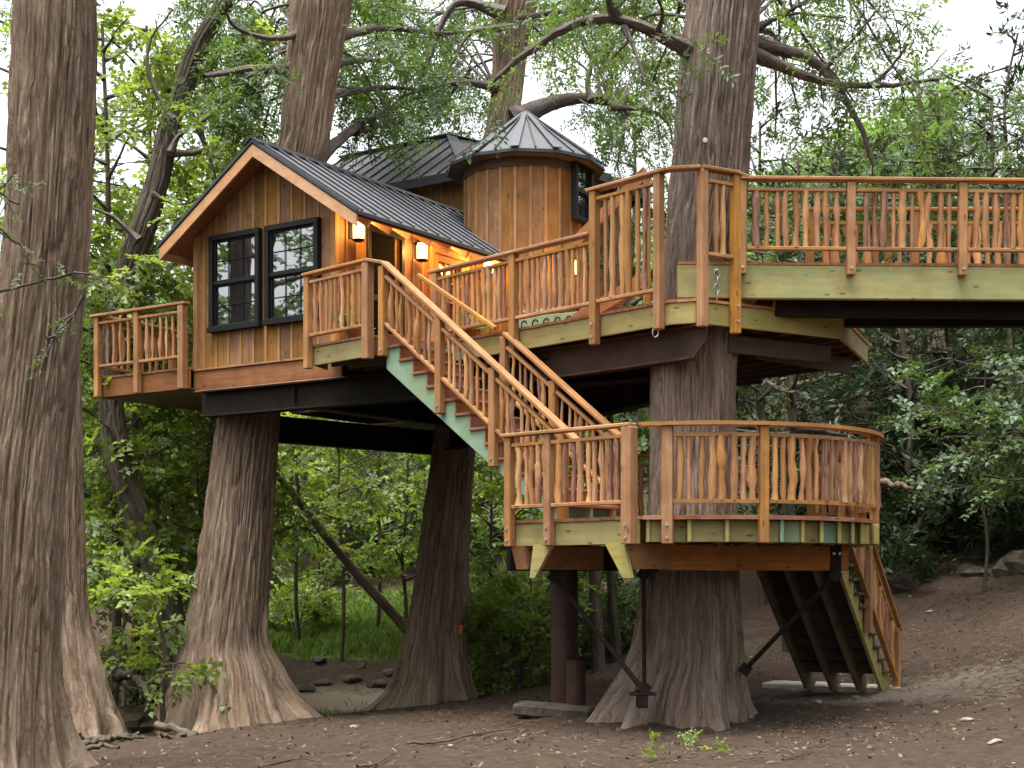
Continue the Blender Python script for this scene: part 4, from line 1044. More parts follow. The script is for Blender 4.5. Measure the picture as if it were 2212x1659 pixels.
for k in range(NR2 - 1):
    z = ZL - (k + 1) * rise2; p, q = top_l + dn * (tr2 * (k + .5)), top_r + dn * (tr2 * (k + .5))
    beam('tread', (*(p - ac2 * .03), z + .045), (*(q + ac2 * .05), z + .045), tr2 + .03, .036, M['darkwood'], gst)
    p, q = top_l + dn * (tr2 * k + .01), top_r + dn * (tr2 * k + .01)
    beam('riser', (*p, z + .045 + rise2 / 2), (*q, z + .045 + rise2 / 2), .02, rise2 - .036, M['darkwood'], gst)
t = thing('railing', (*gs0r, zg), 'sloping stick railing on the right of the ground staircase', 'railing', 'stick baluster railings')
def gr(f): return top_r + dn * run2 * f + ac2 * .05
def gzr(f): return ZL + (zg - ZL) * f
fs = (.06, .5, 1.03)
for f in fs: post('post', *gr(f), max(zg - .05, gzr(f) - .30), gzr(f) + .92, .095, t, math.atan2(dn[1], dn[0]), M['cedar_v'])
for a, b_ in zip(fs[:-1], fs[1:]): section(t, gr(a), gr(b_), (gzr(a) + .14, gzr(b_) + .14), (gzr(a) + .80, gzr(b_) + .80), .125, .026)
handrail(t, [(*gr(.0), gzr(.0) + .95), (*gr(1.06), gzr(1.06) + .95)])
sl = thing('concrete_pad', (4.9, 21.6, zg - .1), 'flat concrete pad at the foot of the ground staircase', 'slab')
obj('pad', box_mesh(2.3, 1.0, .12, M['concrete'], .02), sl, Matrix.Translation((4.95, 21.75, zg - .05)) @ Matrix.Rotation(-.5, 4, 'Z'))

# ================================================================== BRIDGE
X0, X1, YF, YB = 1.98, 9.2, 17.58, 19.0
br = thing('footbridge', (3.0, 18.2, ZB), 'timber footbridge with a deep pale green side beam leading off to the right', 'bridge')
yf = lambda x: YF + .035 * (x - 2)
beam('side_beam', (X0, yf(X0) + .05, ZB - .235), (X1, yf(X1) + .05, ZB - .235), .09, .40, M['treated_g'], br, c=.01)
beam('side_beam', (2.9, YB, ZB - .235), (X1, YB + .1, ZB - .235), .09, .40, M['treated_g'], br, c=.01)
planks(br, [(X0, yf(X0)), (X1, yf(X1)), (X1, YB + .1), (3.0, YB), (2.75, 18.6)], ZB, (0, 1), .142, M['plank'])
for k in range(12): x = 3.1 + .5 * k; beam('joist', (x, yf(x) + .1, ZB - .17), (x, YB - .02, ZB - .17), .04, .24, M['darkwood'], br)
beam('steel_girder', (3.2, yf(3) + .35, 4.99), (X1, yf(X1) + .38, 4.99), .16, .19, M['darksteel'], br)
beam('steel_girder', (3.2, YB - .3, 4.99), (X1, YB - .3, 4.99), .16, .19, M['darksteel'], br)
for k in range(4): x = 4.6 + 1.3 * k; beam('cross_brace', (x, yf(x) + .4, 5.03), (x + .8, YB - .3, 5.03), .06, .06, M['darksteel'], br)
t = thing('railing', (2.73, YF, ZB), 'front stick railing of the footbridge above the green side beam', 'railing', 'stick baluster railings')
px = [2.74, 4.05, 5.40, 6.75, 8.1]
for x in px:
    p = (x, yf(x) - .05); ps = post('post', *p, ZB - .16, ZB + .955, .10, t, .03); bolts(ps, *p, np.array([0.0, -.051]), (ZB - .08,), t)
for a, b_ in zip(px[:-1], px[1:]): section(t, (a, yf(a) - .05), (b_, yf(b_) - .05), (ZB + .15,) * 2, (ZB + .85,) * 2, .115, .030)
handrail(t, [(2.72, yf(2.72) - .05, ZB + .98), (5.4, yf(5.4) - .05, ZB + .98), (8.3, yf(8.3) - .05, ZB + .98)], .15)
t = thing('railing', (3.6, YB, ZB), 'rear railing of the footbridge seen through the front sticks', 'railing', 'stick baluster railings')
px = [3.85, 5.2, 6.6, 8.0]
for x in px: post('post', x, YB + .02, ZB - .16, ZB + .955, .10, t)
for a, b_ in zip(px[:-1], px[1:]): section(t, (a, YB + .02), (b_, YB + .02), (ZB + .06,) * 2, (ZB + .80,) * 2, .13, .036)
handrail(t, [(3.75, YB + .02, ZB + .975), (8.2, YB + .02, ZB + .975)], .13)

# short stair up from deck to bridge, seen as a diagonal board
t = thing('step_stair', (1.2, 19.6, ZU), 'short brown stair with diagonal board between the turret and the tall corner railing', 'stairs')
s0, s1 = np.array([.62, 20.0]), np.array([1.75, 19.1])
beam('stair_rail', (*s0, 6.02), (*s1, 6.98), .05, .17, M['brown'], t)
beam('stringer', (*s0, 5.05), (*s1, 5.60), .05, .20, M['brown'], t)
for k in range(3):
    p = s0 + (s1 - s0) * (.2 + .3 * k); beam('tread', (*p, ZU + .15 + .17 * k), (*(p + np.array([.5, .62])), ZU + .15 + .17 * k), .28, .036, M['tread'], t)
post('post', *s0, ZU, 6.08, .09, t); post('post', *s1, ZU, 6.95, .09, t)

# ================================================================== STEELWORK
def i_beam(name, p0, p1, h_, w_, label, mat, cat='steel beam', ends=True, group='steel beams under the treehouse', chamfer=False):
    p0, p1 = Vector(p0), Vector(p1); d = (p1 - p0).normalized(); n_ = Vector((-d.y, d.x, 0))
    o = thing(name, (p0 + p1) / 2, label, cat, group)
    Ln = (p1 - p0).length
    pts = [(0, -h_ / 2), (Ln - (.22 if chamfer else 0), -h_ / 2), (Ln, -h_ / 2 + (.2 if chamfer else 0)), (Ln, h_ / 2), (0, h_ / 2)]
    poly_part('web', pts, p0 + n_ * .01, d, (0, 0, 1), .025, mat, o)
    z = Vector((0, 0, h_ / 2 - .012)); beam('flange', p0 + z, p1 + z, w_, .028, mat, o, c=.004)
    p1b = p1 - d * (.22 if chamfer else 0); beam('flange', p0 - z, p1b - z, w_, .028, mat, o, c=.004)
    for f in (.0, .33, .66, .90): q = p0 + (p1 - p0) * f + d * .02; beam('stiffener', q - n_ * .0 - Vector((0, 0, h_ / 2 - .03)), q + Vector((0, 0, h_ / 2 - .03)), .016, w_ * .9, mat, o, up=d, c=.002)
    return o
q0, q1 = Q_(.15) + nC * .24, D_ + nC * .24 + eC * .38
i_beam('steel_beam', (*q0, 4.50), (*q1, 4.50), .40, .17, 'maroon steel beam under the front edge of the upper deck', M['steel'], chamfer=True)
i_beam('steel_beam', (-4.75, 22.85, 4.40), (1.75, 18.55, 4.40), .40, .22, 'long dark steel beam from the left support trunk towards the stair', M['darksteel'])
i_beam('steel_beam', (-4.15, 23.9, 4.15), (-1.0, 27.0, 4.15), .42, .22, 'dark steel beam bridging the two rear support trunks', M['darksteel'])
i_beam('steel_beam', (-1.1, 26.2, 4.2), (2.0, 18.9, 4.2), .42, .22, 'dark steel beam from the middle trunk back to the big trunk', M['darksteel'])
i_beam('steel_beam', (2.72, 18.3, 4.30), (3.05, 21.0, 4.30), .62, .20, 'deep dark steel bracket beam right of the big trunk', M['darksteel'])
i_beam('steel_beam', (-3.2, 21.8, 4.42), (-.6, 25.4, 4.42), .30, .16, 'dark cross beam under the wing floor', M['darksteel'])
cyl = lambda name, p0, p1, r_, mat, parent, ns=20: (lambda T: obj(name, mesh_np(name, T[0], T[1], mat, T[2], True), parent))(tube_np(np.array([p0, (np.array(p0) + np.array(p1)) / 2, p1], float), [r_] * 3, ns))
zc = g1(.69, 19.3)
c_ = thing('steel_column', (.69, 19.3, zc), 'round dark maroon steel column under the lower deck', 'column')
cyl('shaft', (.69, 19.3, zc - .1), (.69, 19.3, 1.80), .178, M['steel'], c_, 28)
obj('base_plate', box_mesh(.55, .55, .03, M['darksteel']), c_, Matrix.Translation((.69, 19.3, zc + .03)))
beam('cap_beam', (-.05, 19.0, 1.96), (1.55, 19.35, 1.96), .2, .32, M['darksteel'], c_)
pp = thing('pipe_sleeve', (.80, 18.95, zc), 'shorter dark pipe standing in front of the steel column', 'pipe')
cyl('pipe', (.82, 18.95, zc - .1), (.82, 18.95, .66), .127, M['steel'], pp, 24); cyl('pipe_rim', (.82, 18.95, .655), (.82, 18.95, .685), .134, M['darksteel'], pp, 24)
fs_ = thing('footing_slab', (.55, 18.8, zc), 'low stone footing slab beside the steel column', 'slab')
obj('slab', box_mesh(1.0, .55, .16, M['rock'], .03), fs_, Matrix.Translation((.55, 18.75, zc + .02)) @ Matrix.Rotation(-.25, 4, 'Z') @ Matrix.Rotation(.06, 4, 'Y'))
def rod(p0, p1, r_, lab, plate=True):
    o = thing('brace_rod', p1, lab, 'brace rod', 'steel brace rods'); cyl('rod', p0, p1, r_, M['darksteel'], o, 10)
    for p in (p0, p1): obj('lug', box_mesh(.13, .05, .13, M['darksteel']), o, Matrix.Translation(Vector(p)) @ Matrix.Rotation(.6, 4, 'Y'))
    return o
br_pt = at(1388, 1490, 16.98)
rod(at(1197, 1246, 17.55), br_pt, .030, 'steel brace rod slanting down from the left deck corner to the big trunk')
rod(at(1390, 1240, 16.85), br_pt + np.array([.02, -.02, .02]), .026, 'vertical steel rod in front of the big trunk')
rod(at(1803, 1243, 17.45), at(1610, 1446, 17.75), .030, 'steel brace rod slanting from the right end of the timber beam')
bk = thing('anchor_bracket', br_pt, 'dark steel anchor bracket bolted low on the big trunk', 'bracket')
obj('plate', box_mesh(.30, .22, .03, M['darksteel']), bk, Matrix.Translation(Vector(br_pt) + Vector((0, .06, -.05)))); obj('plate', box_mesh(.12, .25, .16, M['darksteel']), bk, Matrix.Translation(Vector(br_pt) + Vector((0, .08, -.13))))
def hook(p, lab, links=2):
    o = thing('shackle', p, lab, 'shackle', 'galvanised shackles')
    for k in range(links):
        a = np.linspace(0, 2 * math.pi, 13); r_ = .035
        ax = (np.cos(a) * r_, np.sin(a) * r_ * 1.6) ; pts = np.stack([ax[0] if k % 2 == 0 else np.zeros(13), np.zeros(13) if k % 2 == 0 else ax[0], ax[1] - k * .085], -1) + np.array(p)
        T = tube_np(pts, [.009] * 13, 6); obj('link', mesh_np('link', T[0], T[1], M['galv'], T[2], True), o)
    obj('eye_bolt', box_mesh(.03, .12, .03, M['galv']), o, Matrix.Translation(Vector(p) + Vector((0, .05, .05))))
hook(at(1549, 592, 17.5), 'chain of shackles hanging beside the tall corner post', 4)
hook(at(1416, 718, 17.55), 'single shackle hanging from the maroon beam', 1)

# ================================================================== WALL LAMPS
def ring(r_, z0, z1, n_=14): return [(r_ * math.cos(2 * math.pi * k / n_), r_ * math.sin(2 * math.pi * k / n_), z) for z in (z0, z1) for k in range(n_)]
def lathe(prof, n_=16):
    V = [(r_ * math.cos(2 * math.pi * k / n_), r_ * math.sin(2 * math.pi * k / n_), z) for r_, z in prof for k in range(n_)]
    Fc = [(i * n_ + k, i * n_ + (k + 1) % n_, (i + 1) * n_ + (k + 1) % n_, (i + 1) * n_ + k) for i in range(len(prof) - 1) for k in range(n_)]
    return V, Fc
JAR = mesh_np('jar', *lathe([(.005, -.13), (.05, -.13), (.062, -.11), (.064, .05), (.05, .085), (.045, .09)]), M['lamp'], None, True)
CAPM = mesh_np('lamp_cap', *lathe([(.066, .075), (.07, .10), (.055, .125), (.02, .14), (.002, .142)]), M['black'], None, True)
FOOT = mesh_np('lamp_foot', *lathe([(.068, -.115), (.07, -.135), (.03, -.15), (.002, -.15)]), M['black'], None, True)
PLATE, ARM = box_mesh(.12, .26, .025, M['black']), box_mesh(.14, .03, .03, M['black'])
def wall_lamp(p, n_, lab, power=42.0):
    p = Vector(p); n_ = Vector(n_).normalized(); o = thing('wall_lamp', p, lab, 'wall lamp', 'lit jar lanterns on the treehouse walls')
    m_ = frame(p + n_ * .012, Vector((0, 0, 1)).cross(n_), n_); obj('back_plate', PLATE, o, m_ )
    obj('arm', ARM, o, frame(p + n_ * .07 + Vector((0, 0, .11)), n_, (0, 0, 1)))
    c = Matrix.Translation(p + n_ * .15) @ Matrix.Scale(1.28, 4)
    obj('jar', JAR, o, c); obj('lamp_cap', CAPM, o, c); obj('lamp_foot', FOOT, o, c)
    ld = bpy.data.lights.new('lamp_bulb', 'POINT'); ld.energy = power; ld.color = (1, .50, .13); ld.shadow_soft_size = .07
    lo = bpy.data.objects.new('lamp_bulb', ld); link(lo, o, Matrix.Translation(p + n_ * .22))
wall_lamp(HS(.34, 6.86, .02), eg3, 'lit lantern under the eave at the gable corner')
wall_lamp(HS(1.88, 6.84, .02), eg3, 'lit lantern between the dark doorway and the french door')
for u_, lab in ((1066, 'lit lantern on the turret wall seen through the deck railing'), (1221, 'rightmost lit lantern beside the round turret')):
    dx = (u_ - CX) / F * 24.3 - TC[0]; dx = max(-.9, min(.9, dx)); a = math.asin(dx / (TR + .03)); n_ = Vector((math.sin(a), -math.cos(a), 0))
    wall_lamp(Vector((TC[0], TC[1], 6.82)) + n_ * (TR + .03), n_, lab)

# ================================================================== TREES
def trunk_tree(label, rows, mat, cat='tree', name='cypress_tree', group=None, **k):
    t_ = thing(name, (rows[-1][0] if rows[0][2] > rows[-1][2] else rows[0][0], rows[0][1], min(r_[2] for r_ in rows)), label, cat, group)
    rows = sorted(rows, key=lambda r_: r_[2])
    obj('trunk', trunk_mesh(rows, mat, **k), t_); return t_, rows
def limb_uv(lst, y, r0): return (np.array([at(e[0], e[1], e[2] if len(e) > 2 else y) for e in lst]), r0)

# the big trunk through both decks
t1, r1 = trunk_tree('huge cypress trunk rising through the lower deck and the tall corner railing',
    rows_uv([(1455, 1612, 215), (1458, 1575, 172), (1468, 1500, 142), (1486, 1400, 116), (1491, 1250, 103), (1497, 1100, 94), (1500, 940, 90), (1500, 800, 91), (1517, 580, 86), (1534, 360, 82), (1553, 100, 80), (1563, 0, 77), (1580, -350, 70)], 18.2),
    M['bark'], nth=380, dz=.045, seed=5, amp=.027, flare=.30, flare_h=.85, lobes=(4, 7, 11), ridges=72)
add_crown(t1, [limb_uv([(1550, 170, 18.3), (1490, 112, 18.0), (1455, 88, 17.8), (1400, 55), (1330, 33), (1250, 42), (1180, 80), (1120, 125), (1085, 160)], 17.6, .10),
    limb_uv([(1330, 35, 17.6), (1300, -40, 17.2), (1250, -120, 16.5)], 17, .05),
    limb_uv([(1350, 60, 17.6), (1370, 110, 17.4), (1385, 160, 17.2)], 17, .035), limb_uv([(1420, 70, 17.6), (1430, 20, 17), (1400, -40, 16.5)], 17, .03)],
    'cypress', M['leaf_cypress'], dens=.62, sec=(5, .9), twig=(6, .5), clump=1.1, bare=.2, droop=.25, size=(.8, 1.2))
add_crown(t1, [limb_uv([(1610, 90), (1690, 108), (1750, 128), (1795, 165), (1830, 215), (1870, 290), (1885, 345)], 18.6, .085), limb_uv([(1615, 112), (1700, 148), (1780, 178), (1860, 188), (1950, 188), (2040, 180)], 18.4, .07),
    limb_uv([(1880, 186, 18.4), (1930, 140, 18.3), (1950, 100, 18.2)], 18, .03), limb_uv([(1780, 150, 18.6), (1840, 90, 18.4), (1900, 20, 18.2)], 18, .03), limb_uv([(1640, 60, 18.6), (1720, 10, 18.6), (1790, -40, 18.6)], 18, .03)],
    'cypress', M['leaf_cypress'], dens=.55, sec=(6, 1.0), twig=(6, .55), clump=1.1, bare=.15, droop=.2, size=(.85, 1.3))
obj('tree_tag', mesh_np('tree_tag', *lathe([(.028, 0), (.03, .012), (.002, .014)], 10), M['galv']), t1, Matrix.Translation(Vector(at(1523, 303, 17.68))) @ Vector((0, -1, 0)).to_track_quat('Z', 'Y').to_matrix().to_4x4())

# left support trunk, passing up through the wing
t2, r2 = trunk_tree('broad cypress trunk carrying the left end of the treehouse and rising behind its ridge',
    rows_uv([(503, 1600, 205), (503, 1562, 165), (499, 1508, 132), (494, 1440, 106), (489, 1373, 88), (507, 1192, 75), (532, 944, 65), (560, 760, 60), (610, 520, 56), (652, 330, 54), (672, 180, 54), (688, 60, 60), (694, 0, 64), (705, -200, 60)], 23.3),
    M['bark_warm'], nth=360, dz=.05, seed=12, amp=.027, flare=.30, flare_h=.9, lobes=(5, 8, 12), ridges=64)
add_crown(t2, [limb_uv([(650, 150, 23.3), (590, 148, 23), (520, 150, 22.6), (450, 163, 22)], 23, .10), limb_uv([(690, 215, 23.5), (760, 195, 25), (850, 185, 27), (960, 190, 29)], 23, .08),
    limb_uv([(680, 60, 23.3), (600, 80, 22.8), (520, 60, 22.3), (480, 20, 22)], 23, .06), limb_uv([(720, 80, 23.4), (830, 60, 25), (950, 70, 26), (1040, 60, 26.5)], 23, .07), limb_uv([(715, 140, 23.5), (800, 130, 26), (900, 150, 29), (960, 250, 30.5)], 23, .05)],
    'cypress', M['leaf_cypress'], dens=.6, sec=(5, 1.3), twig=(6, .6), clump=1.1, bare=.25, droop=.22, size=(1.0, 1.5))

add_crown(t2, [limb_uv([(670, 365, 23.4), (705, 328, 23.6), (745, 296, 24.5), (790, 262, 26), (850, 235, 29), (920, 205, 32)], 23, .11), limb_uv([(765, 283, 25.2), (810, 277, 27), (860, 270, 31)], 23, .06)], 'cypress', M['leaf_cypress'], dens=.7, sec=(5, 1.0), twig=(6, .5), clump=1.2, bare=.6, droop=.1, size=(.7, 1.05))

# middle support trunk, rising behind the turret
t3, r3 = trunk_tree('cypress trunk under the middle of the platform that rises behind the turret',
    rows_uv([(938, 1545, 112, 26.4), (939, 1520, 94, 26.4), (940, 1460, 76, 26.4), (943, 1373, 63, 26.4), (957, 1192, 53, 26.4), (974, 1012, 46, 26.5), (1000, 800, 42, 26.7), (1050, 450, 38, 27.4), (1085, 267, 34, 27.6), (1098, 153, 34, 27.8), (1104, 57, 41, 27.8), (1114, 0, 46, 27.8), (1125, -200, 45, 27.8)], 27),
    M['bark_warm'], nth=300, dz=.065, seed=23, amp=.027, flare=.30, flare_h=.8, lobes=(5, 8, 11), ridges=58)
add_crown(t3, [limb_uv([(1110, 262), (1160, 235), (1210, 217), (1260, 211), (1305, 218), (1335, 238), (1350, 262)], 27.4, .16), limb_uv([(1280, 215), (1268, 180), (1282, 130), (1262, 90)], 27.3, .06), limb_uv([(1320, 230), (1400, 240), (1440, 270), (1450, 330)], 27.2, .05),
    limb_uv([(1080, 190), (1000, 180), (900, 200), (830, 250)], 27.5, .07), limb_uv([(1090, 30), (1000, 5), (960, 40), (930, 120), (905, 170)], 27.3, .09), limb_uv([(1095, 60), (1020, 70), (980, 130), (960, 190)], 27, .05), limb_uv([(1120, 40), (1250, 20), (1380, 30), (1450, 70)], 26.5, .05), limb_uv([(1345, 255), (1345, 300), (1330, 350), (1340, 390)], 27.0, .04)],
    'cypress', M['leaf_cypress'], dens=.62, sec=(5, 1.3), twig=(6, .65), clump=1.1, bare=.3, droop=.25, size=(1.0, 1.5))

def fill(tree, starts, tips, y0, y1, leaf='leaf_cypress', r0=.03, **k):
    lim = []
    for i, (u, v) in enumerate(tips):
        ys_ = rng.uniform(y0, y1); p = at(*starts[i % len(starts)]); q = at(u, v, ys_); m_ = (p + q) / 2 + np.array([rng.normal(0, .15), rng.normal(0, .2), .14 * np.linalg.norm(q - p) + rng.normal(0, .1)])
        lim.append((np.array([p, p * .75 + m_ * .25, m_, m_ * .4 + q * .6, q]), r0 * rng.uniform(.7, 1.2)))
    kw = dict(dens=.8, sec=(5, 1.2), twig=(9, .42), clump=1.7, bare=.3, droop=.22, size=(1.0, 1.5)); kw.update(k)
    add_crown(tree, lim, 'cypress', M[leaf], **kw)
fill(t1, [(1530, 40, 18), (1545, -120, 18)], [(1230, 20), (1300, 60), (1380, 30), (1430, 110), (1330, 130), (1400, 180), (1220, -20), (1420, 10), (1300, -30), (1360, 90)], 19, 25, dens=.62, clump=.8)
fill(t1, [(1600, 60, 18.4), (1590, -120, 18.3)], [(1700, 60), (1760, 10), (1830, 60), (1880, 120), (1780, 130), (1940, 90), (1700, 170), (1850, 230), (1740, 240), (1980, 210), (1690, 290)], 19, 25, dens=.5, clump=.7)
fill(t3, [(1085, 120, 27.6), (1100, 0, 27.7), (1080, 200, 27.5)], [(1000, 60), (930, 30), (860, 80), (960, 150), (880, 190), (820, 140), (940, 250), (880, 300), (920, 310), (1000, 200), (780, 60), (860, 10), (1020, 20), (800, 230)], 28.5, 34, dens=.55, clump=.85)
fill(t3, [(1330, 235, 27.3), (1300, 215, 27.3), (1130, 40, 27.6)], [(1390, 290), (1440, 330), (1400, 350), (1370, 250), (1430, 250), (1290, 120), (1220, 40), (1180, 10), (1340, 200), (1440, 190)], 28, 33, dens=.5, bare=.3)
fill(t2, [(660, 100, 23.3), (660, 0, 23.3), (650, 200, 23.3)], [(560, 60), (500, 120), (470, 200), (540, 220), (600, 260), (520, 20), (580, 140), (450, 60), (560, 300), (480, 260), (430, 20), (520, 330)], 24.5, 29, dens=.55)
fill(t2, [(705, 100, 23.3), (700, 0, 23.3), (700, 220, 23.3)], [(780, 60), (840, 20), (760, 150), (820, 240), (880, 120), (800, 190), (760, 10), (900, 60), (860, 270)], 25, 30, dens=.5)

m, t, b = new_mat('orange_paint'); S(b, Base_Color=(.55, .12, .03, 1), Roughness=.7); M['paint'] = m
obj('paint_mark', box_mesh(.05, .14, .16, M['paint'], .01), t3, Matrix.Translation(Vector(at(992, 1360, 26.06))) @ Matrix.Rotation(.7, 4, 'Z') @ Matrix.Rotation(.2, 4, 'Y'))

# left foreground trunk
t4, r4 = trunk_tree('close grey brown cypress trunk filling the left edge of the picture',
    rows_uv([(12, 1690, 175), (10, 1657, 146), (14, 1560, 122), (20, 1418, 104), (33, 1165, 96), (46, 981, 92), (76, 740, 89), (100, 496, 88), (117, 153, 88), (121, 0, 87), (130, -500, 80)], 14.5),
    M['bark_warm'], nth=380, dz=.045, seed=31, amp=.023, flare=.2, flare_h=.7, lobes=(4, 7, 10), ridges=62)
t4b = thing('cypress_twig', at(-60, 650, 13.2), 'thin dark cypress twig with feathery leaves crossing the left foreground trunk', 'branch')
W, P, D, S_, TT = grow([limb_uv([(-80, 650), (-10, 634), (80, 615), (160, 598), (230, 596)], 13.2, .014), limb_uv([(180, 640), (150, 690), (120, 715), (95, 722)], 13.3, .012), limb_uv([(-80, 470), (-20, 480), (60, 540)], 13.0, .012), limb_uv([(-60, 400), (10, 420), (40, 440)], 13.0, .012)],
    'cypress', sec=(5, .35), twig=(4, .25), clump=.7, droop=.3, size=(.3, .5), dens=1.2)
W.build('twigs', M['bark_limb'], t4b); V, Fc, tt = sprays('cypress', P, D, S_, TT * .6); obj('leaves', mesh_np('leaves', V, Fc, M['leaf_mid'], None, False, {'tint': tt}), t4b)

# paler trunk behind it and the leaning tree
t5, r5 = trunk_tree('pale buttressed trunk half hidden behind the left foreground trunk',
    rows_uv([(170, 1640, 105), (168, 1575, 92), (168, 1530, 78), (160, 1450, 62), (146, 1330, 46), (142, 1147, 38), (146, 1012, 33), (146, 900, 29), (140, 760, 26), (130, 600, 24), (135, 420, 24), (115, 200, 22), (100, -50, 20)], 22.0),
    M['bark_warm'], nth=220, dz=.05, seed=37, amp=.023, flare=.4, flare_h=.6, lobes=(4, 6, 9), ridges=30)
t6, r6 = trunk_tree('dark leaning trunk that curves up left of the gable roof',
    rows_uv([(398, 1540, 44), (388, 1463, 36), (350, 1260, 32), (300, 1120, 30), (268, 1034, 29), (250, 960, 28), (240, 860, 27), (248, 720, 27), (275, 590, 28), (310, 490, 29), (338, 400, 26), (367, 267, 22), (393, 199, 22), (425, 107, 20), (480, 15, 19), (530, -80, 18)], 25.5),
    M['bark_far'], name='leaning_tree', nth=160, dz=.05, seed=41, amp=.02, flare=.1, ridges=24)
add_crown(t6, [limb_uv([(365, 330), (420, 330), (470, 310)], 25.4, .07), limb_uv([(370, 330), (390, 290), (450, 250), (510, 180), (560, 140)], 25, .05), limb_uv([(300, 520), (240, 460), (180, 430)], 25, .05), limb_uv([(430, 280), (455, 350), (475, 420)], 24.8, .045), limb_uv([(372, 260), (330, 180), (320, 90), (370, 10)], 25, .05), limb_uv([(330, 420), (380, 440), (430, 425)], 25, .04),
    limb_uv([(270, 600), (330, 560), (400, 540)], 24.9, .04)],
    'broad', M['leaf_bright'], dens=1.1, sec=(5, 1.3), twig=(5, .6), clump=1.0, bare=.2, droop=.2, size=(.8, 1.2))

# fallen leaning log
lg = thing('dead_tree', at(870, 1352, 30.5), 'bare dead trunk leaning diagonally between the two support trunks', 'dead tree')
T = tube_np(hermite(np.array([at(560, 985, 30), at(640, 1075, 30), at(705, 1160, 30.1), (at(780, 1250, 30.3)), at(880, 1362, 30.6), at(905, 1400, 30.8)]), 26), np.linspace(.06, .125, 26) * (1 + rng.normal(0, .05, 26)), 12)
obj('trunk', mesh_np('trunk', T[0], T[1], M['bark_warm'], T[2], True), lg)

def small_tree(u, y, h, label, kind='broad', leaf='leaf_bright', crown0=.18, n_=12, spread=1.7, r_=.055, group='young broadleaf trees in the wood', name='young_tree', lean=(0, 0), elev=25, barkm='bark_far', x=None, **k):
    x = (u - CX) / F * y if x is None else x; z = g1(x, y) - .05
    pts = []
    for q in np.linspace(0, 1, 6): pts.append((x + lean[0] * q * h + rng.normal(0, .06), y + lean[1] * q * h + rng.normal(0, .06), z + h * q))
    pts = np.array(pts); t_ = thing(name, (x, y, z), label, 'tree', group)
    T = tube_np(hermite(pts, 18), np.linspace(r_, r_ * .3, 18), 8); obj('trunk', mesh_np('trunk', T[0], T[1], M[barkm], T[2], True), t_)
    rows = np.concatenate([pts, np.full((6, 1), r_)], 1)
    lim = auto_limbs(rows, z + h * crown0, z + h, n_, spread, elev, r_ * .45, az0=rng.random() * 6)
    kw = dict(dens=.9, sec=(5, spread * .5), twig=(5, .5), clump=.9, droop=.15, size=(.9, 1.4), bare=.2); kw.update(k)
    add_crown(t_, lim, kind, M[leaf], **kw); return t_
def copy_tree(o, loc, rz, sc, label=None):
    c = o.copy(); COL.objects.link(c); m_ = Matrix.Translation(Vector(loc)) @ Matrix.Rotation(rz, 4, 'Z') @ Matrix.Scale(sc, 4); c.matrix_basis = m_
    if label: c['label'] = label
    for ch in o.children:
        d = ch.copy(); COL.objects.link(d); d.parent = c; d.matrix_parent_inverse = ch.matrix_parent_inverse.copy(); d.matrix_basis = ch.matrix_basis.copy()
    return c
# ---- bright understorey at the left
LT = [(235, 27, 13, 'tall bright broadleaf tree between the foreground trunk and the leaning trunk', 34, 2.4), (330, 30, 14, 'tall bright broadleaf tree behind the leaning trunk', 34, 2.4), (300, 27.5, 9, 'bright broadleaf tree between the leaning trunk and the left porch', 22, 2.0), (455, 29, 10.5, 'bright broadleaf tree filling the gap left of the gable wall', 26, 2.2),
      (420, 33, 7.2, 'bushy bright tree seen under the left porch', 18, 2.2), (270, 24.2, 3.4, 'thin sapling with scattered leaves beside the exposed roots', 4, .5), (345, 22.6, 2.4, 'crooked bare stemmed sapling left of the broad support trunk', 5, .5), (155, 29, 11, 'bright tree glimpsed at the left of the foreground trunk', 18, 2.3)]
LT += [(425, 26.2, 4.8, 'small bright leafy tree left of the broad support trunk', 12, 1.1)]
for u, y, h, lab, n_, sp in LT: small_tree(u, y, h, lab, n_=n_, spread=sp, r_=.05 if h < 8 else .10, crown0=.22 if h > 6 else .35, group=None)
# ---- understorey beneath the house
UT = [(640, 35, 6.2, 13, 1.9), (735, 33.8, 6.0, 13, 1.8), (823, 36, 6.0, 13, 1.9), (875, 34.4, 5.6, 12, 1.6), (690, 41, 7, 14, 2.2), (790, 43, 7.4, 14, 2.3), (900, 42, 7.2, 14, 2.3), (1060, 33, 5.2, 13, 1.8), (1110, 37, 6.5, 13, 2.1), (1010, 38, 6.5, 13, 2.1)]
UL = ['slim tree just right of the broad support trunk below the house', 'slim forked tree rooted on the grassy bank below the house', 'straight thin tree crossing the dead leaning trunk', 'thin tree right behind the foot of the dead leaning trunk', 'farther bushy tree on the slope behind the grassy bank', 'farther bushy tree between the thin bank trees', 'farther bushy tree behind the dead trunk foot',
      'bushy tree between the middle trunk and the lower deck', 'bushy tree below the foot of the main staircase', 'bushy tree just right of the middle support trunk']
for (u, y, h, n_, sp), lab in zip(UT, UL):
    small_tree(u, y, h, lab, n_=n_, spread=sp, r_=.055, crown0=.30, leaf='leaf_bright', group=None, droop=.12, dens=.62)
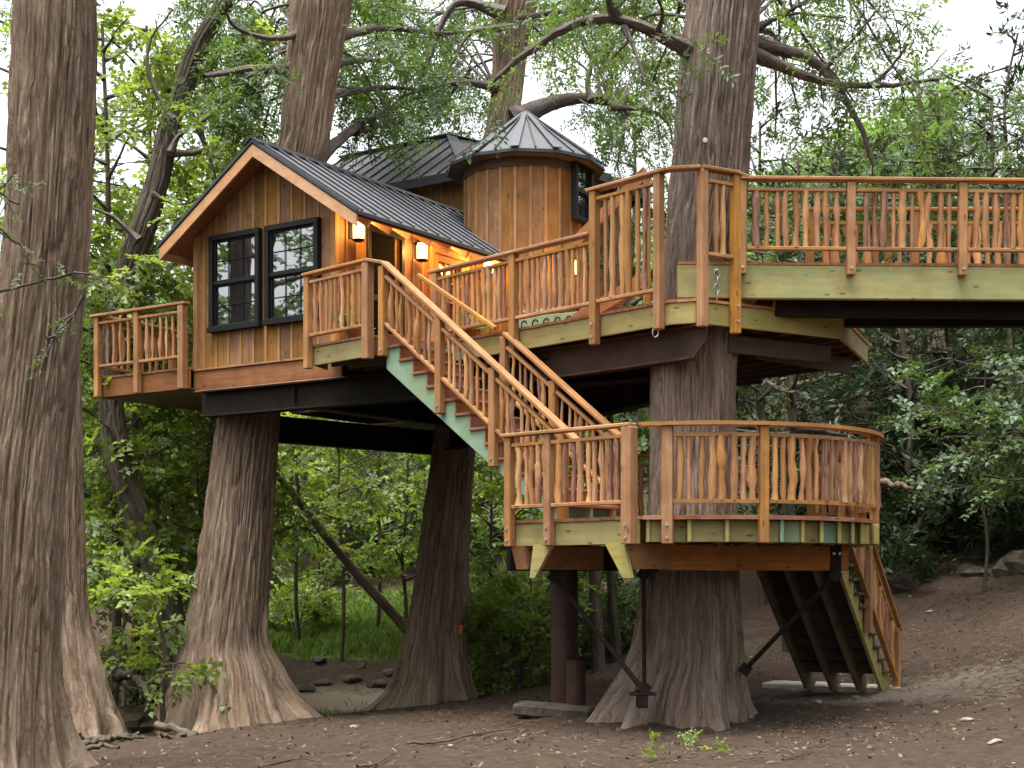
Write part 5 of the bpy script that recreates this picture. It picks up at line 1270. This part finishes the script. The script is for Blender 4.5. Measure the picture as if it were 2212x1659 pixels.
def shrub(u, y, h, w_, label, leaf='leaf_bright', kind='broad', dens=1.0, x=None, size=(.8, 1.2), group=None):
    x = (u - CX) / F * y if x is None else x; z = g1(x, y); t_ = thing('shrub', (x, y, z), label, 'shrub', group)
    lim = []
    for k in range(9):
        a = k * 2.4 + rng.random(); p = np.array([x, y, z]); d = np.array([math.cos(a) * w_ * .7, math.sin(a) * w_ * .7, h]) * rng.uniform(.6, 1)
        lim.append((np.array([p, p + d * .5 + (0, 0, h * .1), p + d]), .018))
    add_crown(t_, lim, kind, M[leaf], dens=dens, sec=(6, w_ * .55), twig=(5, .4), clump=1.0, droop=.12, size=size, bare=.1); return t_
SH = [(1120, 27, 1.9, 1.2, 'leafy shrub left of the steel column'), (1050, 29, 2.0, 1.4, 'leafy shrub right of the middle trunk foot'), (1150, 31, 2.6, 1.6, 'taller shrub behind the steel column'), (1310, 29, 1.7, 1.1, 'shrub between the steel column and the big trunk'), (640, 36.5, 1.3, 1.4, 'low shrub on the bank right of the broad trunk'), (1270, 33, 3.0, 1.6, 'bushy shrub on the slope beyond the big trunk'), (300, 28, 1.6, 1.2, 'low shrub behind the exposed roots'), (420, 30, 1.5, 1.1, 'low shrub behind the foot of the leaning trunk')]
for u, y, h, w_, lab in SH: shrub(u, y, h, w_, lab, 'leaf_mid' if u > 1200 else 'leaf_bright')
# ---- thin grey trunks on the slope behind the big trunk
for u, y, r_, lab in ((1292, 27, .13, 'slender grey trunk just right of the steel column'), (1325, 28, .11, 'slender grey trunk left of the big trunk flare'), (1705, 24.5, .14, 'grey trunk behind the top of the ground staircase'), (1640, 29, .09, 'thin trunk right of the big trunk on the slope')):
    t_ = small_tree(u, y, 7.5 if u < 1500 else 5.6, lab, kind='juniper', leaf='leaf_dark', crown0=.62, n_=9, spread=1.3, r_=r_, group=None, name='slope_tree')

# ---- right hand side: dark junipers on the hillside
RT = [(1700, 27.5, 7.5), (1830, 28.5, 8.0), (1950, 27.8, 7.0), (2080, 29, 7.4), (2200, 27.6, 6.2), (2330, 29, 7.0), (1760, 33, 8), (1990, 33.5, 8), (2150, 34, 7.5), (2320, 34, 7.5), (1600, 31, 8)]
RL = ['dark juniper behind the right of the big trunk', 'dark juniper below the start of the footbridge', 'dark juniper above the dead log', 'dark juniper in the middle of the hillside under the bridge', 'dark juniper above the rock ledge at the right', 'dark juniper at the right edge of the hillside', 'farther juniper just right of the upper deck corner', 'farther juniper on the hillside under the bridge', 'farther juniper high on the slope', 'farther juniper beyond the right edge', 'farther juniper behind the big trunk']
for (u, y, h), lab in zip(RT, RL):
    small_tree(u, y, h, lab, kind='juniper', leaf='leaf_dark', crown0=.22, n_=20, spread=1.9, r_=.08, group=None, name='juniper_tree', dens=.8, elev=12, droop=.1, size=(.9, 1.5), lean=(rng.normal(0, .06), 0))
small_tree(2125, 24.8, 4.0, 'pale green layered young tree at the right below the footbridge', kind='broad', leaf='leaf_dim', crown0=.45, n_=11, spread=1.5, r_=.035, group=None, dens=.75, elev=8, droop=.1, size=(.8, 1.2), clump=.8)
small_tree(2235, 24.2, 3.8, 'pale green layered young tree at the right edge of the hillside', kind='broad', leaf='leaf_dim', crown0=.40, n_=11, spread=1.5, r_=.035, group=None, dens=.75, elev=8, droop=.1, size=(.8, 1.2), clump=.8)
for i, (u, y, h, w_, lab) in enumerate(((1915, 26.6, 1.5, 1.1, 'dark low juniper brush left of the rock ledge'), (1990, 27.6, 1.6, 1.2, 'dark juniper brush above the rock ledge'), (2075, 27.3, 1.5, 1.2, 'dark juniper brush above the middle of the ledge'), (2165, 27, 1.6, 1.2, 'dark juniper brush above the right of the ledge'), (2235, 26.4, 1.6, 1.2, 'dark juniper brush at the right edge above the ledge'), (1930, 30, 2.2, 1.5, 'dark brush on the slope behind the dead log'), (2040, 30, 2.4, 1.6, 'dark brush higher on the slope under the bridge'), (2140, 30.2, 2.4, 1.6, 'dark brush on the slope right of the hillside junipers'), (1850, 29.5, 2.2, 1.5, 'dark brush behind the curved railing end'), (1740, 30, 2.2, 1.4, 'dark brush on the slope right of the big trunk'))):
    shrub(u, y, h, w_, lab, 'leaf_dark', 'juniper', dens=.9, size=(1.0, 1.5))
# ---- right hand side: lighter cypress and broadleaf crowns above the bridge
BT = [(1700, 30.5, 10.2, 'leaf_cypress'), (1800, 34, 11.6, 'leaf_mid'), (1925, 31, 10.4, 'leaf_cypress'), (2050, 34, 11.2, 'leaf_mid'), (2140, 30, 11.6, 'leaf_cypress'), (2230, 33, 12.5, 'leaf_cypress'), (2340, 32, 12.5, 'leaf_mid'), (1640, 37, 13.2, 'leaf_cypress')]
BL = ['feathery tree right behind the big trunk above the bridge rail', 'bright tree above the left end of the footbridge rail', 'feathery tree above the middle of the footbridge', 'bright tree above the second bridge bay', 'tall feathery tree near the right edge above the bridge', 'taller feathery tree at the right edge above the bridge', 'bright tree beyond the right edge above the bridge', 'farther feathery tree peeping right of the big trunk']
for (u, y, h, lf), lab in zip(BT, BL):
    zb = g1((u - CX) / F * y, y)
    small_tree(u, y, max(5, h - zb), lab, kind='cypress', leaf=lf, crown0=.30, n_=20, spread=2.2, r_=.10, group=None, name='hill_tree', dens=.85, elev=15, droop=.25, size=(1.0, 1.6), clump=1.0)
# ---- thin crowns behind the roofs
FT = [(560, 46, 16.5), (820, 50, 16.5), (960, 47, 15), (1220, 44, 14.0), (1370, 42, 14.5), (470, 48, 18), (60, 34, 17)]
FL = ['far tree behind the left slope of the gable roof', 'far tree behind the main roof', 'far tree left of the turret tip', 'far tree right of the turret tip', 'far tree between the turret and the big trunk', 'far tree behind the leaning trunk', 'far tree left of the foreground trunk']
for (u, y, h), lab in zip(FT, FL):
    small_tree(u, y, h - g1((u - CX) / F * y, y), lab, kind='cypress', leaf='leaf_cypress', crown0=.35, n_=18, spread=2.6, r_=.13, group=None, name='far_tree', dens=.42, elev=10, droop=.3, size=(1.1, 1.7), clump=.8)
# ---- trees mirrored in the windows, and unseen ones added to block low sky light
RING = [(-20, 18.5, 1., 'mirrored tree straight out from the gable windows'), (-27, 12, 1.1, 'second mirrored tree left of the first'), (-17, 11, .8, 'low mirrored tree nearest the viewer on the left'), (-14.5, 20.5, .64, 'short dense mirrored tree level with the porch'), (-15.5, 18, .62, 'short mirrored tree between the taller ones'), (-13.5, 22.8, .6, 'shortest mirrored tree beside the left porch'),
        (-12, 4, 1.2, 'unseen shading tree left of the viewer'), (-6, -4, 1.15, 'unseen shading tree behind the viewer on the left'), (7.5, -3, 1.1, 'unseen shading tree behind the viewer on the right'), (12, 4, 1.2, 'unseen shading tree right of the viewer'), (14, 11, 1.15, 'unseen shading tree on the right beyond the picture edge'), (-20, 4, 1.3, 'tall unseen shading tree far left of the viewer'), (17, -4, 1.3, 'tall unseen shading tree far right behind the viewer'), (-12, -10, 1.4, 'tall unseen shading tree far behind the viewer'), (8, -13, 1.4, 'tall unseen shading tree farthest behind the viewer'), (15, 17, 1.05, 'unseen shading tree at the right above the footbridge end')]
o = None
for i, (x, y, sc, lab) in enumerate(RING):
    if o is None: o = small_tree(0, y, 13, lab, x=x, n_=26, spread=3.6, r_=.22, crown0=.16, dens=.42, size=(1.6, 2.3), group='trees of the grove around the viewer', leaf='leaf_mid', name='offview_tree')
    else: copy_tree(o, (x, y, g1(x, y)), i * 1.7, sc, lab)

# ---- far wooded slope: one mass
N = 23500
Y_ = rng.uniform(40, 66, N); X_ = rng.uniform(-.42, .30, N) * Y_; Zg = gz(X_, Y_, False); P = np.stack([X_, Y_, Zg + rng.random(N) ** 1.3 * 5.0], -1)
cl = fbm2(X_ * .25, Y_ * .25, 77, 3) + .3; keep = cl > rng.random(N) * .45; P = P[keep]
V, Fc, tt = sprays('broad', P, rng.normal(0, 1, (len(P), 3)) * (1, 1, .5), rng.uniform(1.3, 2.3, len(P)), np.clip(rng.normal(.45, .22, len(P)), 0, 1))
tag(obj('woodland', mesh_np('woodland', V, Fc, M['leaf_mid'], None, False, {'tint': tt})), 'mass of green woodland covering the far slope', 'woodland', kind='stuff')

# ================================================================== GROUND COVER, ROCKS, ROOTS
def blob(sx, sy, sz, seed, n_=14, m_=9, rough_=.25):
    rg_ = np.random.default_rng(seed); u_ = np.linspace(0, 2 * math.pi, n_, endpoint=False); v_ = np.linspace(.05, math.pi - .05, m_)
    U, Vv = np.meshgrid(u_, v_); d = np.stack([np.sin(Vv) * np.cos(U), np.sin(Vv) * np.sin(U), np.cos(Vv)], -1).reshape(-1, 3)
    r_ = np.ones(len(d))
    for k in range(10):
        ax = rg_.normal(size=3); ax /= np.linalg.norm(ax); r_ = np.minimum(r_, (rg_.uniform(.62, .95)) / np.maximum(d @ ax, .05))
    r_ *= 1 + rg_.normal(0, rough_ * .12, len(d)); V = d * r_[:, None] * (sx, sy, sz)
    Fc = [(i * n_ + j, (i + 1) * n_ + j, (i + 1) * n_ + (j + 1) % n_, i * n_ + (j + 1) % n_) for i in range(m_ - 1) for j in range(n_)] + [tuple(range(n_ - 1, -1, -1))[::-1], tuple((m_ - 1) * n_ + j for j in reversed(range(n_)))]
    return V, Fc
def rock(x, y, sx, sy, sz, label, seed, mat='rock', group=None, dz=.25, rz=0.):
    V, Fc = blob(sx, sy, sz, seed, 22, 13); z = g1(x, y) + sz * dz
    return tag(obj('rock', mesh_np('rock', V, Fc, M[mat]), None, Matrix.Translation((x, y, z)) @ Matrix.Rotation(rz, 4, 'Z')), label, 'rock', group)
for i, (u, v, y, sx, sz, lab) in enumerate(((1925, 1225, 26.4, .75, .42, 'weathered limestone block left in the rock ledge under the hillside'), (2030, 1235, 26.6, .8, .48, 'broad limestone block in the middle of the rock ledge'), (2140, 1225, 26.2, .75, .5, 'tall limestone block at the right of the rock ledge'), (2230, 1220, 25.6, .7, .55, 'limestone block at the right edge of the ledge'), (1995, 1180, 27.2, .5, .3, 'small pale rock above the limestone ledge'), (2105, 1180, 26.9, .45, .28, 'pale jutting rock on top of the ledge'))):
    p = at(u, v, y); V, Fc = blob(sx, .7, sz, 60 + i, 24, 15, .4)
    tag(obj('rock', mesh_np('rock', V, Fc, M['rock']), None, Matrix.Translation(Vector(p) - Vector((0, -.45, .30))) @ Matrix.Rotation(rnd.uniform(-.4, .4), 4, 'Z')), lab, 'rock', 'limestone ledge blocks')
for i, (u, y, sx, sz, lab) in enumerate(((655, 31.8, .5, .3, 'dark earthy clod at the foot of the bank right of the broad trunk'), (700, 32.3, .45, .28, 'brown boulder in the creek bank'), (760, 32.5, .5, .3, 'mossy boulder low in the creek bank'), (815, 32.2, .55, .3, 'pale slab tipped against the creek bank'), (840, 33, .4, .3, 'dark boulder left of the middle trunk foot'), (690, 33.6, .35, .22, 'small boulder on the bank lip'), (770, 33.5, .4, .22, 'flat stone on the bank lip'))):
    x = (u - CX) / F * y; rock(x, y, sx * .5, .26, sz * .45, lab, 80 + i, group='boulders in the creek bank', rz=rnd.uniform(0, 3), dz=.1)
for i, (u, v, lab) in enumerate(((1850, 1508, 'pale stone by the foot of the ground staircase'), (1765, 1520, 'pale rubble stone left of the ground staircase foot'), (2010, 1478, 'white stone on the slope right of the staircase'), (2060, 1290, 'white stone high on the bare slope'), (2150, 1605, 'flat white stone at the lower right'), (2090, 1566, 'small white stone right of the weed tuft'), (765, 1570, 'white stone on the dark soil right of the broad trunk'), (1890, 1335, 'pale stone on the slope behind the staircase railing'))):
    y = 1.75 * F / (v - HV) if v > 1400 else 23.5
    for _ in range(6): x = (u - CX) / F * y; y = (EYE - g1(x, y)) * F / (v - HV)
    y = min(max(y, 11), 26); x = (u - CX) / F * y
    rock(x, y, .09, .06, .035, lab, 120 + i, 'pebble', 'loose pale stones', .3, rnd.uniform(0, 3))
# scattered pebbles and dry leaves
def scatter(n_, xr, yr, dens):
    X_ = rng.uniform(*xr, n_); Y_ = rng.uniform(*yr, n_); k = dens(X_, Y_) > rng.random(n_); return X_[k], Y_[k]
dn_f = lambda x, y: np.clip(.25 + .75 * np.exp(-((x - 6) / 3.5) ** 2) + fbm2(x * .7, y * .7, 91, 3), .03, 1) * np.where(x < 2.5, .06, .45)
X_, Y_ = scatter(5200, (-7, 11), (11.5, 27), dn_f); n_ = len(X_)
base_V, base_F = blob(1, .75, .5, 5, 7, 5); base_V = np.array(base_V); quads = np.array([f for f in base_F if len(f) == 4])
sz = rng.lognormal(-4.35, .5, n_); a = rng.random(n_) * 6.28
Zp = gz(X_, Y_); ca, sa = np.cos(a), np.sin(a)
V = np.empty((n_, len(base_V), 3)); V[..., 0] = X_[:, None] + sz[:, None] * (ca[:, None] * base_V[:, 0] - sa[:, None] * base_V[:, 1]); V[..., 1] = Y_[:, None] + sz[:, None] * (sa[:, None] * base_V[:, 0] + ca[:, None] * base_V[:, 1]); V[..., 2] = Zp[:, None] + sz[:, None] * (base_V[:, 2] + .15)
tag(obj('pebbles', mesh_np('pebbles', V.reshape(-1, 3), (quads[None] + (np.arange(n_) * len(base_V))[:, None, None]).reshape(-1, 4), M['pebble'])), 'small pale pebbles scattered over the bare soil', 'pebbles', kind='stuff')
X_, Y_ = scatter(15000, (-8, 11), (11.5, 30), lambda x, y: np.clip(.35 + fbm2(x * .6, y * .6, 95, 3) * 1.4, .05, 1)); n_ = len(X_); Zp = gz(X_, Y_)
d = rng.normal(0, 1, (n_, 3)) * (1, 1, .25); d /= np.linalg.norm(d, axis=1)[:, None]; s_ = np.cross(d, np.array([0, 0, 1.]) + rng.normal(0, .35, (n_, 3))); s_ /= np.linalg.norm(s_, axis=1)[:, None]
ln = rng.uniform(.015, .04, n_)[:, None]; p = np.stack([X_, Y_, Zp + .012], -1)
V = np.stack([p - d * ln, p + s_ * ln * .45, p + d * ln, p - s_ * ln * .45], 1).reshape(-1, 3)
tag(obj('leaf_litter', mesh_np('leaf_litter', V, np.arange(n_ * 4).reshape(-1, 4), M['litter'], None, False, {'tint': np.repeat(rng.beta(1.0, 3.4, n_), 4)})), 'dry fallen leaves scattered over the forest floor', 'leaf litter', kind='stuff')
X_, Y_ = scatter(34000, (-8, 11), (11.5, 26), lambda x, y: np.clip(.55 + fbm2(x * .5, y * .5, 99, 3) * 1.8, .08, 1)); n_ = len(X_); Zp = gz(X_, Y_)
a = rng.random(n_) * 6.28; ln = rng.uniform(.02, .07, n_); wd = rng.uniform(.0025, .006, n_); hz_ = rng.uniform(.002, .02, n_)
d = np.stack([np.cos(a), np.sin(a), rng.normal(0, .15, n_)], -1) * ln[:, None]; s_ = np.stack([-np.sin(a), np.cos(a), np.zeros(n_)], -1) * wd[:, None]; p = np.stack([X_, Y_, Zp + hz_], -1)
tag(obj('needle_litter', mesh_np('needle_litter', np.stack([p - d - s_, p - d + s_, p + d + s_, p + d - s_], 1).reshape(-1, 3), np.arange(n_ * 4).reshape(-1, 4), M['litter'], None, False, {'tint': np.repeat(rng.beta(1.3, 2.6, n_), 4)})), 'matted dry needles and twig bits on the bare soil', 'needle litter', kind='stuff')
# grass on the bank and tufts
def grass(n_, xr, yr, dens, hmax, name, label):
    X_, Y_ = scatter(n_, xr, yr, dens); n_ = len(X_); Zp = gz(X_, Y_); h = hmax * rng.uniform(.4, 1, n_); a = rng.random(n_) * 6.28; w_ = .012 + .01 * rng.random(n_)
    b0 = np.stack([X_ - np.cos(a) * w_, Y_ - np.sin(a) * w_, Zp - .02], -1); b1 = np.stack([X_ + np.cos(a) * w_, Y_ + np.sin(a) * w_, Zp - .02], -1)
    ln = rng.normal(0, .35, (n_, 2)) * h[:, None]; m1 = np.stack([X_ + ln[:, 0] * .4, Y_ + ln[:, 1] * .4, Zp + h * .65], -1); t1_ = np.stack([X_ + ln[:, 0], Y_ + ln[:, 1], Zp + h], -1)
    V = np.stack([b0, b1, m1 + (b1 - b0) * .3, t1_], 1).reshape(-1, 3)
    tag(obj(name, mesh_np(name, V, np.arange(n_ * 4).reshape(-1, 4), M['grass'], None, False, {'tint': np.repeat(rng.random(n_), 4)})), label, 'grass', kind='stuff')
grass(26000, (-9, 1), (33.2, 40), lambda x, y: sm(y, 33.6, 34.6) * (1 - sm(y, 38.5, 40)) * sm(x, -8.5, -6) * (1 - sm(x, -1, 1)), .35, 'grass', 'bright green grass on the bank beyond the creek')
grass(9000, (-10, -3), (25, 31), lambda x, y: .5 * np.clip(.4 + fbm2(x, y, 97, 3) * 2, 0, 1), .22, 'low_grass', 'thin grass in the hollow at the left')
def weed(u, v, h, n_, label):
    y = 13.5
    for _ in range(8): x = (u - CX) / F * y; y = (EYE - g1(x, y)) * F / (v - HV)
    x = (u - CX) / F * y; z = g1(x, y); o = thing('weed', (x, y, z), label, 'plant', 'weeds on the soil')
    P = np.tile([x, y, z + .01], (n_, 1)) + rng.normal(0, 1, (n_, 3)) * (h * .55, h * .4, 0) + np.stack([np.zeros(n_), np.zeros(n_), rng.random(n_) * h * .5], -1)
    D = rng.normal(0, .6, (n_, 3)); D[:, 2] = np.abs(D[:, 2]) + .35
    V, Fc, tt = sprays('broad', P, D, rng.uniform(.22, .4, n_), np.clip(rng.normal(.6, .15, n_), 0, 1)); obj('leaves', mesh_np('leaves', V, Fc, M['leaf_bright'], None, False, {'tint': tt}), o)
weed(1492, 1612, .13, 14, 'tuft of fresh green weeds in front of the big trunk'); weed(1560, 1630, .09, 8, 'smaller weed clump right of the weed tuft'); weed(1412, 1645, .07, 6, 'tiny weed at the bottom edge'); weed(1410, 1608, .05, 5, 'low sprig left of the weed tuft')
# roots and sticks
def root(pts, r0, label, cat='root', name='root', mat='bark_far', group=None, dz=.02):
    P = []
    for u, v, y in pts: x = (u - CX) / F * y; P.append((x, y, g1(x, y) + dz if v is None else EYE + (HV - v) / F * y))
    P = hermite(np.array(P), 20); P += rng.normal(0, r0 * .25, P.shape); T = tube_np(P, np.linspace(r0, r0 * .35, 20) * (1 + rng.normal(0, .08, 20)), 8)
    tag(obj(name, mesh_np(name, T[0], T[1], M[mat], T[2], True)), label, cat, group)
root([(150, None, 19.2), (200, None, 19.4), (250, None, 19.8), (310, None, 20)], .06, 'thick pale root snaking across the hollow at the left', group='exposed roots', dz=.06)
root([(140, None, 18.6), (190, None, 18.5), (225, None, 18.8), (260, None, 18.4)], .05, 'crooked root nearest the left foreground trunk', group='exposed roots', dz=.06)
root([(170, None, 20.4), (240, None, 20.6), (300, None, 21.2)], .07, 'dark root along the edge of the root mound', group='exposed roots', dz=.08)
root([(215, 1500, 22.5), (265, 1455, 22.6), (310, 1480, 22.3), (328, 1520, 22)], .11, 'arched dark root over the hollow of the root mound', group='exposed roots')
root([(200, 1490, 22.8), (240, 1465, 23), (300, 1500, 22.6)], .09, 'second arched root on the root mound', group='exposed roots')
root([(340, 1570, 21.3), (420, None, 20.8), (350, None, 20.0)], .07, 'buttress root running forward from the broad support trunk', group='exposed roots')
root([(880, None, 15.8), (950, None, 16.0), (1020, None, 16.6), (1140, None, 17.6)], .018, 'long thin stick lying across the dark soil', 'stick', 'fallen_stick', group='fallen sticks', dz=.035)
root([(770, None, 13.8), (810, None, 14.1), (848, None, 14.9)], .018, 'pale forked stick near the bottom edge', 'stick', 'fallen_stick', group='fallen sticks', dz=.03)
root([(560, None, 14.2), (640, None, 14.6), (690, None, 14.4)], .012, 'thin stick left of the pale forked stick', 'stick', 'fallen_stick', group='fallen sticks', dz=.03)
root([(1690, None, 14.1), (1760, None, 14.3)], .012, 'short stick on the soil at the lower right', 'stick', 'fallen_stick', group='fallen sticks', dz=.03)
root([(1858, 1037, 25.2), (1900, 1040, 24.9), (1935, 1048, 24.6), (1972, 1057, 24.2)], .09, 'pale dead log jutting from the hillside right of the lower deck', 'log', 'dead_log', 'bark_warm')
x_, y_ = (265 - CX) / F * 22.8, 22.8; V, Fc = blob(.75, .5, .45, 201, 24, 14, .6)
tag(obj('root_mound', mesh_np('root_mound', V, Fc, M['soil'], None, False, {'zone': np.tile([0, 0, .7, 1.], (len(V), 1))}), None, Matrix.Translation((x_, y_, g1(x_, y_) + .1))), 'dark mound of soil and roots at the left', 'mound')
# deck plants
for p, h, lab in (((-2.2, 20.55), .34, 'green potted plant behind the landing railing'), ((-.55, 20.55), .30, 'green plant behind the stair head of the deck railing'), ((3.4, 19.4), .5, 'leafy plant on the deck behind the bridge railing')):
    o = thing('deck_plant', (*p, ZU), lab, 'plant'); V, Fc = lathe([(.09, 0), (.12, .16), (.13, .17), (.11, .165), (.105, .14)], 12); obj('pot', mesh_np('pot', V, Fc, M['brown'], None, True), o, Matrix.Translation((*p, ZU)))
    n_ = 30; P = np.tile([*p, ZU + .16], (n_, 1)) + rng.normal(0, 1, (n_, 3)) * (.09, .09, .04); D = rng.normal(0, .7, (n_, 3)); D[:, 2] = np.abs(D[:, 2]) + .2
    V, Fc, tt = sprays('broad', P, D, rng.uniform(.5, .8, n_) * h * 3, np.clip(rng.normal(.5, .2, n_), 0, 1)); obj('leaves', mesh_np('leaves', V, Fc, M['leaf_bright'], None, False, {'tint': tt}), o)
# mint bench with iron scrolls behind the railing
bn = thing('garden_bench', (.55, 20.3, ZU), 'mint green bench with black iron scrolls seen through the deck railing', 'bench')
beam('seat', (.15, 20.45, 5.36), (.95, 19.95, 5.36), .38, .04, M['mint'], bn); beam('front_panel', (.08, 20.29, 5.17), (.88, 19.79, 5.17), .03, .24, M['mint'], bn)
for q in (0, 1):
    x, y = (.12, 20.35) if q == 0 else (.90, 19.87); beam('leg', (x, y, ZU), (x, y, 5.34), .05, .05, M['black'], bn)
for k in range(5):
    c = np.array([.18, 20.21, 5.20]) + np.array([.15, -.094, 0]) * k; a = np.linspace(0, 5.2, 16); r_ = np.linspace(.02, .085, 16)
    T = tube_np(np.stack([c[0] + r_ * np.cos(a) * .85, c[1] - r_ * np.cos(a) * .53, c[2] + r_ * np.sin(a)], -1), [.009] * 16, 5); obj('scroll', mesh_np('scroll', T[0], T[1], M['black'], T[2], True), bn)
